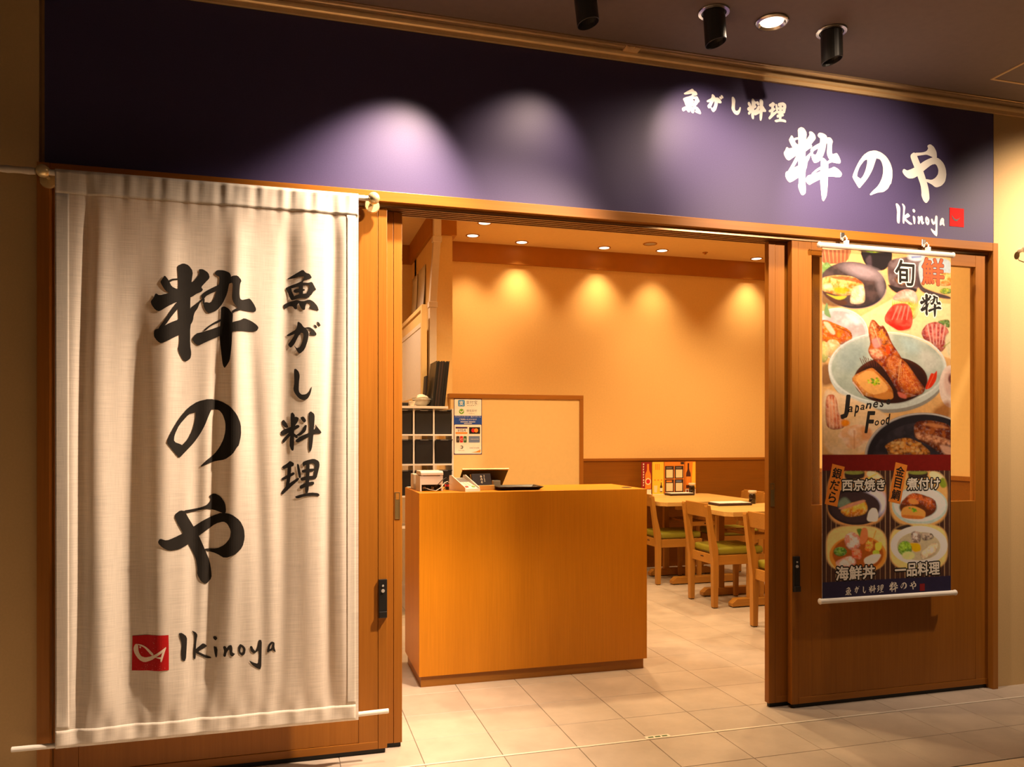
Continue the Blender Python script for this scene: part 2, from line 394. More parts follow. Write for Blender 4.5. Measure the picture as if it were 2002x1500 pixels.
# outlines of the brush characters, millimetres
GLYPHS = {
 'sui': [
  [(-397,1940),(-377,1952),(-358,1946),(-343,1924),(-348,1887),(-351,1858),(-352,1824),(-353,1777),(-340,1767),(-343,1740),(-353,1720),(-353,1647),(-349,1617),(-352,1597),(-368,1585),(-379,1593),(-395,1627),(-390,1654),(-390,1684),(-393,1738),(-393,1757),(-397,1810),(-393,1867),(-395,1913)],
  [(-439,1902),(-425,1883),(-416,1862),(-400,1854),(-390,1856),(-390,1829),(-432,1839),(-445,1857),(-455,1876),(-448,1887)],
  [(-426,1883),(-415,1890),(-393,1894),(-393,1888),(-411,1885),(-422,1876)],
  [(-324,1933),(-308,1934),(-289,1921),(-284,1902),(-300,1884),(-315,1866),(-308,1858),(-313,1849),(-329,1842),(-347,1828),(-361,1823),(-361,1881),(-343,1885),(-333,1898),(-320,1916)],
  [(-471,1835),(-457,1826),(-425,1837),(-393,1848),(-354,1858),(-311,1862),(-309,1853),(-333,1840),(-351,1826),(-376,1815),(-395,1808),(-429,1787),(-457,1767),(-471,1772),(-485,1791),(-488,1804),(-478,1817)],
  [(-395,1810),(-393,1783),(-415,1752),(-434,1721),(-448,1705),(-464,1701),(-436,1743),(-415,1779)],
  [(-474,1700),(-450,1708),(-425,1725),(-393,1741),(-386,1753),(-386,1686),(-407,1674),(-432,1658),(-452,1649),(-464,1657),(-476,1673),(-477,1689)],
  [(-354,1785),(-340,1797),(-324,1811),(-308,1826),(-307,1820),(-320,1806),(-327,1786),(-338,1770),(-343,1747),(-353,1720)],
  [(-268,1920),(-259,1933),(-235,1933),(-213,1924),(-207,1910),(-215,1881),(-222,1845),(-239,1806),(-260,1780),(-289,1768),(-300,1780),(-308,1799),(-304,1809),(-297,1811),(-282,1808),(-270,1824),(-260,1855),(-251,1883),(-250,1908),(-260,1911)],
  [(-315,1836),(-300,1851),(-275,1866),(-246,1881),(-220,1900),(-202,1913),(-184,1914),(-170,1897),(-176,1883),(-178,1848),(-176,1828),(-169,1823),(-154,1828),(-141,1832),(-126,1811),(-118,1792),(-122,1781),(-150,1782),(-173,1784),(-182,1789),(-198,1808),(-205,1827),(-203,1862),(-202,1881),(-206,1887),(-231,1872),(-253,1857),(-275,1847),(-297,1834),(-304,1824),(-308,1821),(-313,1826)],
  [(-310,1824),(-302,1824),(-303,1807),(-309,1801)],
  [(-245,1792),(-233,1798),(-217,1789),(-206,1774),(-201,1769),(-203,1737),(-204,1699),(-205,1664),(-209,1621),(-213,1593),(-224,1574),(-232,1564),(-239,1577),(-244,1620),(-248,1658),(-250,1697),(-246,1743),(-245,1771)],
  [(-348,1670),(-333,1692),(-311,1698),(-275,1711),(-250,1722),(-202,1738),(-176,1746),(-161,1756),(-135,1746),(-117,1733),(-109,1722),(-117,1708),(-139,1705),(-173,1706),(-202,1703),(-246,1687),(-275,1673),(-304,1658),(-324,1646),(-338,1655)],
  [(-308,1704),(-289,1722),(-268,1737),(-245,1750),(-245,1740),(-268,1729),(-286,1717),(-300,1703)],
  [(-206,1780),(-184,1793),(-172,1785),(-195,1777),(-203,1769)],
 ],
 'uo': [
  [(-8,1913),(8,1924),(34,1940),(54,1952),(65,1939),(79,1936),(88,1921),(73,1914),(57,1911),(52,1896),(27,1891),(8,1882),(-13,1879),(4,1888),(31,1898),(50,1907),(60,1925),(42,1924),(19,1917)],
  [(-13,1879),(8,1885),(11,1877),(13,1865),(21,1850),(23,1838),(11,1832),(4,1845),(-3,1864)],
  [(0,1882),(27,1894),(54,1902),(73,1901),(88,1906),(97,1889),(104,1876),(93,1869),(84,1853),(69,1843),(59,1845),(69,1864),(76,1880),(77,1892),(54,1890),(27,1883),(8,1878)],
  [(11,1832),(19,1849),(42,1857),(69,1860),(85,1857),(73,1841),(46,1842),(27,1837)],
  [(38,1895),(54,1898),(54,1851),(40,1851)],
  [(17,1871),(31,1878),(58,1877),(63,1872),(46,1865),(23,1860)],
  [(-21,1812),(-8,1822),(8,1828),(31,1834),(54,1828),(77,1837),(92,1831),(108,1814),(114,1795),(100,1797),(74,1804),(84,1811),(81,1821),(69,1824),(63,1812),(61,1795),(50,1797),(42,1811),(38,1823),(31,1814),(32,1798),(23,1798),(15,1810),(0,1809),(-13,1798)],
 ],
 'ga': [
  [(34,1752),(48,1743),(54,1732),(65,1724),(76,1709),(73,1681),(61,1644),(42,1625),(32,1636),(19,1661),(31,1647),(42,1652),(52,1672),(56,1696),(54,1708),(31,1706),(0,1693),(-9,1697),(8,1708),(27,1719),(32,1731)],
  [(31,1731),(48,1736),(47,1708),(35,1691),(22,1663),(8,1648),(-3,1662),(8,1675),(23,1699)],
  [(57,1726),(77,1731),(94,1721),(105,1706),(103,1698),(84,1698),(77,1705),(84,1713),(77,1721)],
  [(92,1740),(104,1739),(108,1727),(101,1729)],
  [(104,1752),(114,1751),(121,1738),(114,1735)],
 ],
 'shi': [
  [(20,1566),(27,1569),(38,1558),(42,1541),(39,1517),(38,1481),(48,1468),(65,1470),(77,1481),(88,1505),(83,1474),(72,1453),(57,1446),(38,1454),(23,1474),(18,1488),(22,1516)],
 ],
 'no': [
  [(-391,1225),(-432,1282),(-430,1294),(-416,1327),(-392,1373),(-361,1414),(-328,1438),(-285,1449),(-246,1441),(-212,1421),(-187,1390),(-173,1354),(-172,1312),(-180,1273),(-187,1266),(-202,1240),(-231,1219),(-265,1214),(-289,1205),(-322,1190),(-299,1215),(-270,1240),(-251,1266),(-236,1297),(-229,1328),(-229,1359),(-239,1390),(-253,1407),(-277,1409),(-309,1402),(-335,1397),(-357,1391),(-390,1350),(-406,1312),(-408,1287),(-380,1275),(-371,1266)],
  [(-335,1402),(-277,1413),(-287,1389),(-302,1348),(-318,1317),(-342,1281),(-371,1248),(-391,1225),(-404,1246),(-380,1275),(-361,1297),(-345,1333),(-335,1374)],
 ],
 'ya': [
  [(-289,1083),(-270,1093),(-246,1080),(-229,1054),(-226,1025),(-231,1016),(-246,1020),(-270,1029),(-297,1035),(-328,1028),(-371,1019),(-376,1031),(-342,1035),(-314,1041),(-294,1050),(-281,1068)],
  [(-404,1019),(-387,1032),(-371,1029),(-364,1011),(-342,969),(-323,933),(-302,881),(-287,839),(-281,803),(-279,772),(-299,749),(-316,761),(-330,789),(-329,810),(-335,851),(-359,903),(-378,947),(-395,981),(-406,1007)],
  [(-463,915),(-456,931),(-432,922),(-404,933),(-376,947),(-342,969),(-309,991),(-275,1008),(-241,1020),(-207,1014),(-177,990),(-162,958),(-159,922),(-168,886),(-192,861),(-231,847),(-260,864),(-303,878),(-304,885),(-260,883),(-231,899),(-212,924),(-209,952),(-222,978),(-236,986),(-265,977),(-299,952),(-328,930),(-361,903),(-390,887),(-423,883),(-446,896)],
 ],
 'ryo': [
  [(-26,1365),(-18,1372),(-8,1360),(0,1342),(-10,1339),(-23,1352)],
  [(23,1385),(39,1379),(36,1366),(20,1341),(13,1344)],
  [(7,1394),(15,1401),(25,1387),(21,1334),(21,1281),(19,1251),(10,1253),(3,1276),(9,1334)],
  [(-31,1323),(-18,1334),(8,1343),(38,1353),(42,1342),(13,1327),(-18,1311),(-26,1311)],
  [(8,1328),(11,1314),(-5,1296),(-18,1280),(-25,1289),(-8,1310)],
  [(15,1324),(36,1307),(31,1298),(15,1310)],
  [(43,1380),(56,1385),(67,1368),(59,1359),(50,1368)],
  [(25,1310),(48,1326),(59,1350),(69,1352),(65,1327),(43,1309)],
  [(74,1395),(82,1405),(96,1395),(98,1382),(95,1334),(90,1281),(87,1259),(79,1243),(74,1270),(78,1334)],
  [(24,1291),(43,1307),(79,1322),(103,1339),(99,1356),(109,1342),(124,1324),(121,1318),(95,1317),(59,1296),(33,1281)],
 ],
 'ri': [
  [(-26,1189),(-3,1204),(5,1213),(21,1204),(19,1192),(-3,1186),(-18,1180)],
  [(-3,1196),(11,1199),(9,1165),(4,1122),(-8,1100),(-11,1112),(-5,1154)],
  [(-28,1144),(-3,1159),(20,1170),(24,1160),(-3,1145),(-23,1137)],
  [(-29,1089),(-8,1117),(13,1133),(38,1149),(40,1140),(15,1118),(-5,1098),(-23,1081)],
  [(31,1201),(38,1200),(44,1175),(47,1147),(39,1145),(33,1175)],
  [(51,1207),(69,1215),(95,1221),(114,1211),(117,1195),(111,1169),(105,1144),(90,1141),(95,1169),(99,1195),(90,1204),(64,1197),(54,1190)],
  [(48,1176),(69,1181),(97,1183),(98,1173),(69,1168),(51,1166)],
  [(66,1206),(79,1206),(78,1153),(74,1088),(61,1086),(64,1153)],
  [(43,1146),(69,1154),(100,1154),(98,1141),(69,1139),(48,1134)],
  [(41,1116),(64,1128),(95,1133),(96,1120),(69,1114),(43,1102)],
  [(22,1074),(48,1083),(84,1090),(114,1086),(117,1074),(90,1077),(59,1075),(33,1066)],
 ],
 'iki': [
  [(-392,576),(-381,576),(-364,559),(-365,523),(-368,469),(-382,473),(-384,503),(-381,533),(-389,564)],
  [(-349,580),(-336,573),(-328,562),(-332,542),(-334,514),(-335,471),(-343,473),(-343,506),(-339,539),(-340,564)],
  [(-337,507),(-321,520),(-309,529),(-294,516),(-304,510),(-327,499),(-316,492),(-301,482),(-276,471),(-296,469),(-316,481),(-337,496)],
  [(-274,552),(-265,555),(-257,546),(-264,537),(-272,543)],
  [(-272,518),(-257,510),(-259,476),(-264,473),(-269,494)],
  [(-238,515),(-229,518),(-224,508),(-217,519),(-206,520),(-203,505),(-204,491),(-193,485),(-204,475),(-212,482),(-215,505),(-224,493),(-228,475),(-237,479),(-233,498)],
  [(-184,510),(-176,521),(-168,515),(-175,503),(-175,490),(-168,485),(-170,474),(-181,486)],
  [(-176,521),(-164,513),(-156,501),(-159,480),(-170,474),(-172,485),(-165,490),(-166,502),(-173,509)],
  [(-142,508),(-134,510),(-128,496),(-121,488),(-114,505),(-110,530),(-98,528),(-99,482),(-100,415),(-117,423),(-134,438),(-145,456),(-129,446),(-111,438),(-108,467),(-110,491),(-126,478),(-138,490)],
  [(-80,481),(-75,508),(-63,521),(-58,515),(-67,504),(-70,489),(-73,479)],
  [(-63,521),(-51,516),(-52,496),(-46,477),(-57,484),(-61,501),(-59,513)],
  [(-73,489),(-55,500),(-54,491),(-72,481)],
 ],
 'seal': [
  [(-553,572),(-490,574),(-426,573),(-425,509),(-425,443),(-490,442),(-555,444),(-554,509)],
 ],
 'fish': [
  [(-540,543),(-533,538),(-532,514),(-523,496),(-508,490),(-488,495),(-466,507),(-446,521),(-432,532),(-446,510),(-466,496),(-488,480),(-511,472),(-530,483),(-545,505),(-550,524),(-546,537)],
  [(-538,542),(-522,539),(-505,529),(-491,517),(-477,504),(-483,497),(-497,510),(-513,528),(-530,536)],
  [(-432,532),(-440,507),(-449,475),(-454,477),(-451,496),(-447,510)],
  [(-474,493),(-449,494),(-451,486),(-463,489)],
  [(-530,530),(-526,533),(-522,529),(-526,525)],
 ],
}

# ---------------------------------------------------------------- lettering
def chaikin(p, k=0.2):
    q = []
    n = len(p)
    for i in range(n):
        a, b = p[i], p[(i + 1) % n]
        q.append((a[0] + (b[0] - a[0]) * k, a[1] + (b[1] - a[1]) * k)); q.append((b[0] - (b[0] - a[0]) * k, b[1] - (b[1] - a[1]) * k))
    return q

def inside(x, y, p):
    c = False
    for i in range(len(p)):
        (ax, ay), (bx_, by_) = p[i], p[i - 1]
        if (ay > y) != (by_ > y) and x < (bx_ - ax) * (y - ay) / (by_ - ay) + ax: c = not c
    return c

def fill_polys(bm, polys, y=0.0, smooth=True):
    """one flat, overlap-free sheet covering the union of the outlines"""
    vs, fs, kept = [], [], []
    for p in polys:
        if smooth: p = chaikin(p)
        ar = sum(p[i][0] * p[(i + 1) % len(p)][1] - p[(i + 1) % len(p)][0] * p[i][1] for i in range(len(p)))
        if ar < 0: p = p[::-1]
        if abs(ar) < 8e-6 * sum(math.hypot(p[i][0] - p[i - 1][0], p[i][1] - p[i - 1][1]) for i in range(len(p))): continue
        kept.append(p); fs.append(list(range(len(vs), len(vs) + len(p))))
        vs += [Vector(q) for q in p]
    r = delaunay_2d_cdt(vs, [], fs, 0, 1e-6)
    bb = [(min(q[0] for q in p), max(q[0] for q in p), min(q[1] for q in p), max(q[1] for q in p)) for p in kept]
    nv = {}
    for f, src in zip(r[2], r[5]):
        if not src: continue
        gx_ = sum(r[0][i].x for i in f) / len(f); gy_ = sum(r[0][i].y for i in f) / len(f)
        if not any(bb[k][0] <= gx_ <= bb[k][1] and bb[k][2] <= gy_ <= bb[k][3] and inside(gx_, gy_, kept[k]) for k in src): continue
        q = []
        for i in f:
            if i not in nv: nv[i] = bm.verts.new((r[0][i].x, y, r[0][i].y))
            q.append(nv[i])
        try: bm.faces.new(q)
        except ValueError: pass
    return bm

def grow_polys(polys, w):
    """outline pieces that widen each polygon by w"""
    out = []
    for p in polys:
        n = len(p)
        for i in range(n):
            a, b = p[i], p[(i + 1) % n]
            d = math.hypot(b[0] - a[0], b[1] - a[1])
            if d < 1e-7: continue
            nx, nz = -(b[1] - a[1]) / d * w, (b[0] - a[0]) / d * w
            out.append([(a[0] + nx, a[1] + nz), (b[0] + nx, b[1] + nz), (b[0] - nx, b[1] - nz), (a[0] - nx, a[1] - nz)])
            out.append([(a[0] + w * math.cos(t * math.pi / 4), a[1] + w * math.sin(t * math.pi / 4)) for t in range(8)])
    return out

def glyph(key, box=None):
    ps = [[(a / 1000.0, b / 1000.0) for a, b in p] for p in GLYPHS[key]]
    if box is None: return ps
    ref = [q for p in (ps) for q in p]
    x0 = min(q[0] for q in ref); x1 = max(q[0] for q in ref); z0 = min(q[1] for q in ref); z1 = max(q[1] for q in ref)
    X0, X1, Z0, Z1 = box
    return [[(X0 + (a - x0) / (x1 - x0) * (X1 - X0), Z0 + (b - z0) / (z1 - z0) * (Z1 - Z0)) for a, b in p] for p in ps]

def fish_in(sealbox):
    s = [q for p in GLYPHS['seal'] for q in p]
    x0 = min(q[0] for q in s) / 1000; x1 = max(q[0] for q in s) / 1000; z0 = min(q[1] for q in s) / 1000; z1 = max(q[1] for q in s) / 1000
    X0, X1, Z0, Z1 = sealbox
    return [[(X0 + (a / 1000 - x0) / (x1 - x0) * (X1 - X0), Z0 + (b / 1000 - z0) / (z1 - z0) * (Z1 - Z0)) for a, b in p] for p in GLYPHS['fish']]

def text_bm(s, cx, cz, h, y=0.0, bold=0.0, w=None, shear=0.0, ang=0.0, vertical=False, spacing=1.0):
    """lettering in the XZ plane, centred, h tall; w squeezes it to a width"""
    grow = bold * h / (len(s) if vertical else 1) if h > 0.03 else 0.0; bold = 0.0
    bm = B()
    def one(ch):
        c = bpy.data.curves.new('lettering', 'FONT'); c.body = ch; c.size = 1.0; c.offset = bold; c.shear = shear; c.space_character = spacing
        c.resolution_u = 2
        o = bpy.data.objects.new('lettering', c); COL.objects.link(o)
        dg = bpy.context.evaluated_depsgraph_get()
        me = bpy.data.meshes.new_from_object(o.evaluated_get(dg))
        vs = [tuple(v.co[:2]) for v in me.vertices]; fs = [tuple(p.vertices) for p in me.polygons]
        bpy.data.objects.remove(o); bpy.data.curves.remove(c); bpy.data.meshes.remove(me)
        return vs, fs
    parts = [one(ch) for ch in s] if vertical else [one(s)]
    ca, sa = math.cos(ang), math.sin(ang)
    n = len(parts)
    for i, (vs, fs) in enumerate(parts):
        if not vs: continue
        x0 = min(v[0] for v in vs); x1 = max(v[0] for v in vs); z0 = min(v[1] for v in vs); z1 = max(v[1] for v in vs)
        mx, mz = (x0 + x1) / 2, (z0 + z1) / 2
        if vertical:
            ch = h / n
            k = ch * 0.86 / max(z1 - z0, x1 - x0); kx = k; oz = (n - 1) / 2 * ch - i * ch
        else:
            k = h / max(z1 - z0, 1e-6); kx = w / (x1 - x0) if w else k; oz = 0
        nv = []
        for a, b in vs:
            lx, lz = (a - mx) * kx, (b - mz) * k + oz
            nv.append(bm.verts.new((cx + lx * ca - lz * sa, y, cz + lx * sa + lz * ca)))
        for f in fs:
            try: bm.faces.new([nv[q] for q in f])
            except ValueError: pass
    if grow > 0:
        b2 = text_edge(bm, grow, y); bm.free(); bm = b2
    return bm

def text_edge(bm, w, y):
    """rim of width w around finished lettering, plus the lettering itself"""
    polys = []
    for e in bm.edges:
        if len(e.link_faces) == 1:
            a, b = e.verts[0].co, e.verts[1].co
            d = math.hypot(b.x - a.x, b.z - a.z)
            if d < 1e-7: continue
            nx, nz = -(b.z - a.z) / d * w, (b.x - a.x) / d * w
            polys.append([(a.x + nx, a.z + nz), (b.x + nx, b.z + nz), (b.x - nx, b.z - nz), (a.x - nx, a.z - nz)])
            polys.append([(a.x + w * math.cos(t * math.pi / 3), a.z + w * math.sin(t * math.pi / 3)) for t in range(6)])
    polys += [[(v.co.x, v.co.z) for v in f.verts] for f in bm.faces]
    return fill_polys(B(), polys, y, False)
# ================================================================= SETTING
PI = math.pi
XL, XR = -0.885, 3.54           # shop front, outer edges of its frame

# ---- floor: grout bed with every tile laid on it
floor = ob('floor', bx(-5, 8, -7, 4.4, -0.12, -0.0025), M['grout'], None, kind='structure')
POS['floor'] = Vector((0, 0, 0))
TX, TY = 0.3245, 0.2985
def tile_mesh(w, d, m):
    bm = B(); g = 0.0014; c = 0.0012
    a0 = [(g, g, -0.012), (w - g, g, -0.012), (w - g, d - g, -0.012), (g, d - g, -0.012)]
    a1 = [(x, y, -c) for x, y, z in a0]
    a2 = [(g + c, g + c, 0), (w - g - c, g + c, 0), (w - g - c, d - g - c, 0), (g + c, d - g - c, 0)]
    r = [[bm.verts.new(p) for p in q] for q in (a0, a1, a2)]
    for s, t in zip(r, r[1:]):
        for k in range(4): bm.faces.new((s[k], s[(k + 1) % 4], t[(k + 1) % 4], t[k]))
    bm.faces.new(r[2])
    me = bpy.data.meshes.new('tile'); bm.to_mesh(me); bm.free(); me.materials.append(m)
    return me
def lay(me, x, y):
    o = bpy.data.objects.new('tile', me); o.location = (x, y, 0); COL.objects.link(o); o.parent = floor
rows_in = [(-0.152, 0.105)] + [(0.105 + TY * k, 0.105 + TY * (k + 1)) for k in range(13)]
rows_out = [(-0.46, -0.166), (-0.748, -0.46)]
tmesh = {}
far_bm = B()
for (y0, y1) in rows_out + rows_in:
    for k in range(-14, 16):
        x = 0.5225 + TX * k
        d = round(y1 - y0, 4)
        seen = (0.1 < x < 4.2) if y0 > 0.1 else (-0.6 < x < 4.0)
        if y0 > 3.4 and x < 2.9: seen = False
        if not seen:
            box(far_bm, x + 0.0014, x + TX - 0.0014, y0 + 0.0014, y1 - 0.0014, -0.012, 0)
            continue
        if d not in tmesh: tmesh[d] = tile_mesh(TX, d, M['tile_in'])
        lay(tmesh[d], x, y0)
ob('tile_field', far_bm, M['tile_in'], floor, kind='stuff')
BT = 0.649
bme = tile_mesh(BT, 0.649, M['tile_out'])
far2 = B()
for r in range(8):
    for k in range(-9, 7):
        x, y = 2.781 + BT * k, -0.752 - BT * (r + 1)
        if r == 0 and -2 <= k <= 0: lay(bme, x, y)
        else: box(far2, x + 0.0014, x + BT - 0.0014, y + 0.0014, y + BT - 0.0014, -0.012, 0)
ob('mall_tile_field', far2, M['tile_out'], floor, kind='stuff')
trim_9 = ob('trim_9', bx(-4, 6, -0.165, -0.153, -0.01, 0.0012), M['thresh'], None, kind='structure')

# ---- front walls beside and above the shop front
ob('wall_left', bx(-5, XL, 0.0, 0.13, 0, 3.2), M['mallwall'], None, kind='structure')
ob('wall_right', bx(XR, 8, 0.0, 0.13, 0, 3.2), M['mallwall'], None, kind='structure')
ob('wall_front', bx(XL, XR, 0.032, 0.13, 2.30, 3.25), M['cream'], None, kind='structure')
ob('ceiling', bx(-5, 8, -7, -0.092, MALL_Z, MALL_Z + 0.08), M['ceil'], None, kind='structure')
ob('trim_1', prism(B(), [(0.0, 2.994), (-0.012, 2.994), (-0.012, 3.011), (-0.016, 3.012), (-0.021, 3.016), (-0.024, 3.022), (-0.024, 3.028), (-0.020, 3.034), (-0.014, 3.037), (0.0, 3.037)], 'x', -5, 8), M['brass_trim'], None, kind='structure')
ob('trim_2', bx(-5, 8, -0.084, 0.0, 3.0335, 3.048), M['steel_strip'], None, kind='structure')
ob('trim_3', bx(-5, 8, -0.092, -0.084, 3.024, 3.048), M['alu'], None, kind='structure', bevel=0.002)

# ---- header beam, sliding track, jambs
hd = ob('trim_4', bx(XL + 0.043, 3.506, -0.03, 0.115, 2.268, 2.311), M['door_h'], None, kind='structure', bevel=0.002)
tr = struct('trim_5', (0, 0, 2.25))
ob('track_bed', bx(XL + 0.043, 3.506, -0.004, 0.112, 2.262, 2.268), M['kick'], tr)
for k in range(5):
    y = -0.002 + 0.0265 * k
    ob('track_rail', bx(XL + 0.043, 3.506, y, y + 0.007, 2.252, 2.262), M['alu'], tr)
ob('trim_6', bx(XL, XL + 0.043, -0.03, 0.115, 0, 2.311), M['jamb'], None, kind='structure', bevel=0.002)
ob('trim_7', bx(3.506, XR, -0.03, 0.115, 0, 2.311), M['jamb'], None, kind='structure', bevel=0.002)

# ---- sliding doors
def door(name, y, th=0.034):
    d = struct(name, (0, y, 0))
    def bar(nm, x0, x1, z0, z1, m, rec=0.0):
        return ob(nm, bx(x0, x1, y + rec, y + th - rec, z0, z1), M[m], d, bevel=0.0015)
    return d, bar
def lock(d, x0, x1, y, z0, z1):
    lp = ob('lock_plate', bx(x0, x1, y - 0.010, y + 0.004, z0, z1), M['black'], d, bevel=0.002, label='black lock plate')
    xm = (x0 + x1) / 2
    ob('keyhole', lathe_y(xm, y - 0.010, z1 - 0.047, 0.0075, 0.004), M['lock_white'], lp)
    ob('indicator', lathe_y(xm, y - 0.010, z1 - 0.026, 0.0045, 0.003), M['lock_white'], lp)
    ob('lever', bx(x0 + 0.001, x1 - 0.001, y - 0.018, y - 0.009, z0 + 0.002, z0 + 0.028), M['black'], lp, bevel=0.002)
def lathe_y(x, y, z, r, h, n=16):
    bm = B()
    frustum(bm, [(x + r * math.cos(2 * PI * k / n), y, z + r * math.sin(2 * PI * k / n)) for k in range(n)],
            [(x + r * 0.9 * math.cos(2 * PI * k / n), y - h, z + r * 0.9 * math.sin(2 * PI * k / n)) for k in range(n)])
    bmesh.ops.recalc_face_normals(bm, faces=bm.faces)
    return bm
def pull(d, x, y, z0, z1):
    w = 0.011
    f = B()
    box(f, x - w, x - w + 0.003, y - 0.002, y + 0.002, z0, z1); box(f, x + w - 0.003, x + w, y - 0.002, y + 0.002, z0, z1)
    box(f, x - w + 0.003, x + w - 0.003, y - 0.002, y + 0.002, z1 - 0.003, z1); box(f, x - w + 0.003, x + w - 0.003, y - 0.002, y + 0.002, z0, z0 + 0.003)
    fo = ob('finger_pull', f, M['pull'], d, label='brass finger pull')
    rc = B()
    box(rc, x - w + 0.003, x + w - 0.003, y - 0.0008, y + 0.001, z0 + 0.003, z1 - 0.003)
    ob('recess', rc, M['pull'], fo)
    ob('painted_shade', bx(x - w + 0.004, x + w - 0.004, y - 0.0014, y, z1 - 0.032, z1 - 0.004), M['kick'], fo)  # dark plate painted in as shade below the pull's upper rim

d1, bar = door('door_1', 0.0)
bar('stile', 0.3555, 0.392, 0.02, 2.25, 'door_v'); bar('stile', 0.276, 0.3545, 0.02, 2.25, 'door_v', 0.0015)
bar('stile', -0.838, -0.755, 0.02, 2.25, 'door_v')
bar('top_rail', -0.755, 0.276, 2.187, 2.25, 'door_h', 0.0015)
bar('panel', -0.755, 0.276, 0.052, 0.968, 'door_v', 0.003)
bar('bottom_rail', -0.755, 0.354, 0.02, 0.051, 'door_h')
ob('pane', bx(-0.755, 0.276, 0.014, 0.020, 0.968, 2.187), M['glass'], d1)
ob('bottom_seal', bx(-0.83, 0.385, 0.008, 0.026, 0.002, 0.02), M['blackm'], d1)
lock(d1, 0.3565, 0.391, 0.0, 0.56, 0.719)
d2, bar = door('door_2', 0.045)
bar('stile', 0.4245, 0.46, 0.02, 2.25, 'door_v'); bar('stile', 0.24, 0.4235, 0.02, 2.25, 'door_v', 0.0015)
ob('bottom_seal', bx(0.25, 0.455, 0.053, 0.071, 0.002, 0.02), M['blackm'], d2)
pull(d2, 0.4405, 0.045, 0.960, 1.074)
d3, bar = door('door_3', 0.0)
bar('stile', 2.324, 2.3605, 0.02, 2.25, 'door_v'); bar('stile', 2.3615, 2.436, 0.02, 2.25, 'door_v', 0.0015)
bar('stile', 3.426, 3.506, 0.02, 2.25, 'door_v', 0.0015)
bar('top_rail', 2.436, 3.426, 2.187, 2.25, 'door_h', 0.0015)
bar('panel', 2.436, 3.426, 0.052, 0.976, 'door_v', 0.003)
bar('bottom_rail', 2.364, 3.506, 0.02, 0.051, 'door_h')
ob('pane', bx(2.436, 3.426, 0.014, 0.020, 0.976, 2.187), M['glass'], d3)
ob('bottom_seal', bx(2.335, 3.50, 0.008, 0.026, 0.002, 0.02), M['blackm'], d3)
lock(d3, 2.3285, 2.363, 0.0, 0.562, 0.732)
d4, bar = door('door_4', 0.045)
bar('stile', 2.227, 2.2635, 0.02, 2.25, 'door_v'); bar('stile', 2.2645, 2.43, 0.02, 2.25, 'door_v', 0.0015)
bar('stile', 2.475, 2.515, 0.02, 2.25, 'door_v')
bar('bottom_rail', 2.268, 2.475, 0.02, 0.051, 'door_h')
bar('panel', 2.43, 2.475, 0.052, 0.93, 'door_v', 0.003)
ob('pane', bx(2.43, 2.475, 0.060, 0.065, 0.93, 2.19), M['glass'], d4)
ob('bottom_seal', bx(2.235, 2.50, 0.053, 0.071, 0.002, 0.02), M['blackm'], d4)
pull(d4, 2.247, 0.045, 0.970, 1.083)

# ---- inner room
BY = 4.0
wb = ob('wall_back', bx(1.14, 5.4, BY, BY + 0.1, 0, 3.3), M['cream'], None, kind='structure')
POS['wall_back'] = Vector((0, 0, 0))
ob('wainscot_panel', bx(1.30, 5.4, BY - 0.012, BY, 0.0, 1.074), M['wain'], wb)
ob('cap_rail', bx(1.30, 5.4, BY - 0.022, BY, 1.074, 1.100), M['door_h'], wb, bevel=0.002)
ob('crown_band', bx(1.33, 5.4, BY - 0.03, BY, 2.964, ROOM_Z), M['crown'], wb)
wk = ob('wall_kitchen', bx(-1.7, 1.14, 4.27, 4.37, 0, 3.3), M['cream'], None, kind='structure')
POS['wall_kitchen'] = Vector((0, 0, 0))
ob('crown_band', bx(-1.7, 1.11, 4.24, 4.27, 2.964, ROOM_Z), M['crown'], wk)
wp = ob('wall_partition', bx(1.14, 1.298, 3.10, 4.27, 0, 3.3), M['cream'], None, kind='structure')
POS['wall_partition'] = Vector((0, 0, 0))
ob('crown_band', bx(1.11, 1.328, 3.07, 3.10, 2.964, ROOM_Z), M['crown'], wp)
ob('crown_band', bx(1.11, 1.14, 3.10, 4.27, 2.964, ROOM_Z), M['crown'], wp)
ob('crown_band', bx(1.298, 1.328, 3.10, 4.0, 2.964, ROOM_Z), M['crown'], wp)
wr = ob('wall_inner_right', bx(3.62, 3.72, 0.13, 1.72, 0, 3.3), M['cream'], None, kind='structure')
POS['wall_inner_right'] = Vector((0, 0, 0))
ob('wainscot_panel', bx(3.608, 3.62, 0.13, 1.72, 0.0, 1.062), M['wain'], wr)
ob('cap_rail', bx(3.600, 3.62, 0.13, 1.72, 1.062, 1.088), M['door_h'], wr, bevel=0.002)
ob('crown_band', bx(3.59, 3.62, 0.13, 1.72, 2.964, ROOM_Z), M['crown'], wr)
ob('wall_far_right', bx(5.3, 5.4, 0.13, 4.0, 0, 3.3), M['cream'], None, kind='structure')
ob('wall_far_left', bx(-1.7, -1.6, 0.13, 4.3, 0, 3.3), M['cream'], None, kind='structure')
ob('ceiling_inner', bx(-1.7, 5.4, 0.13, 4.37, ROOM_Z, ROOM_Z + 0.1), M['ceil_in'], None, kind='structure')

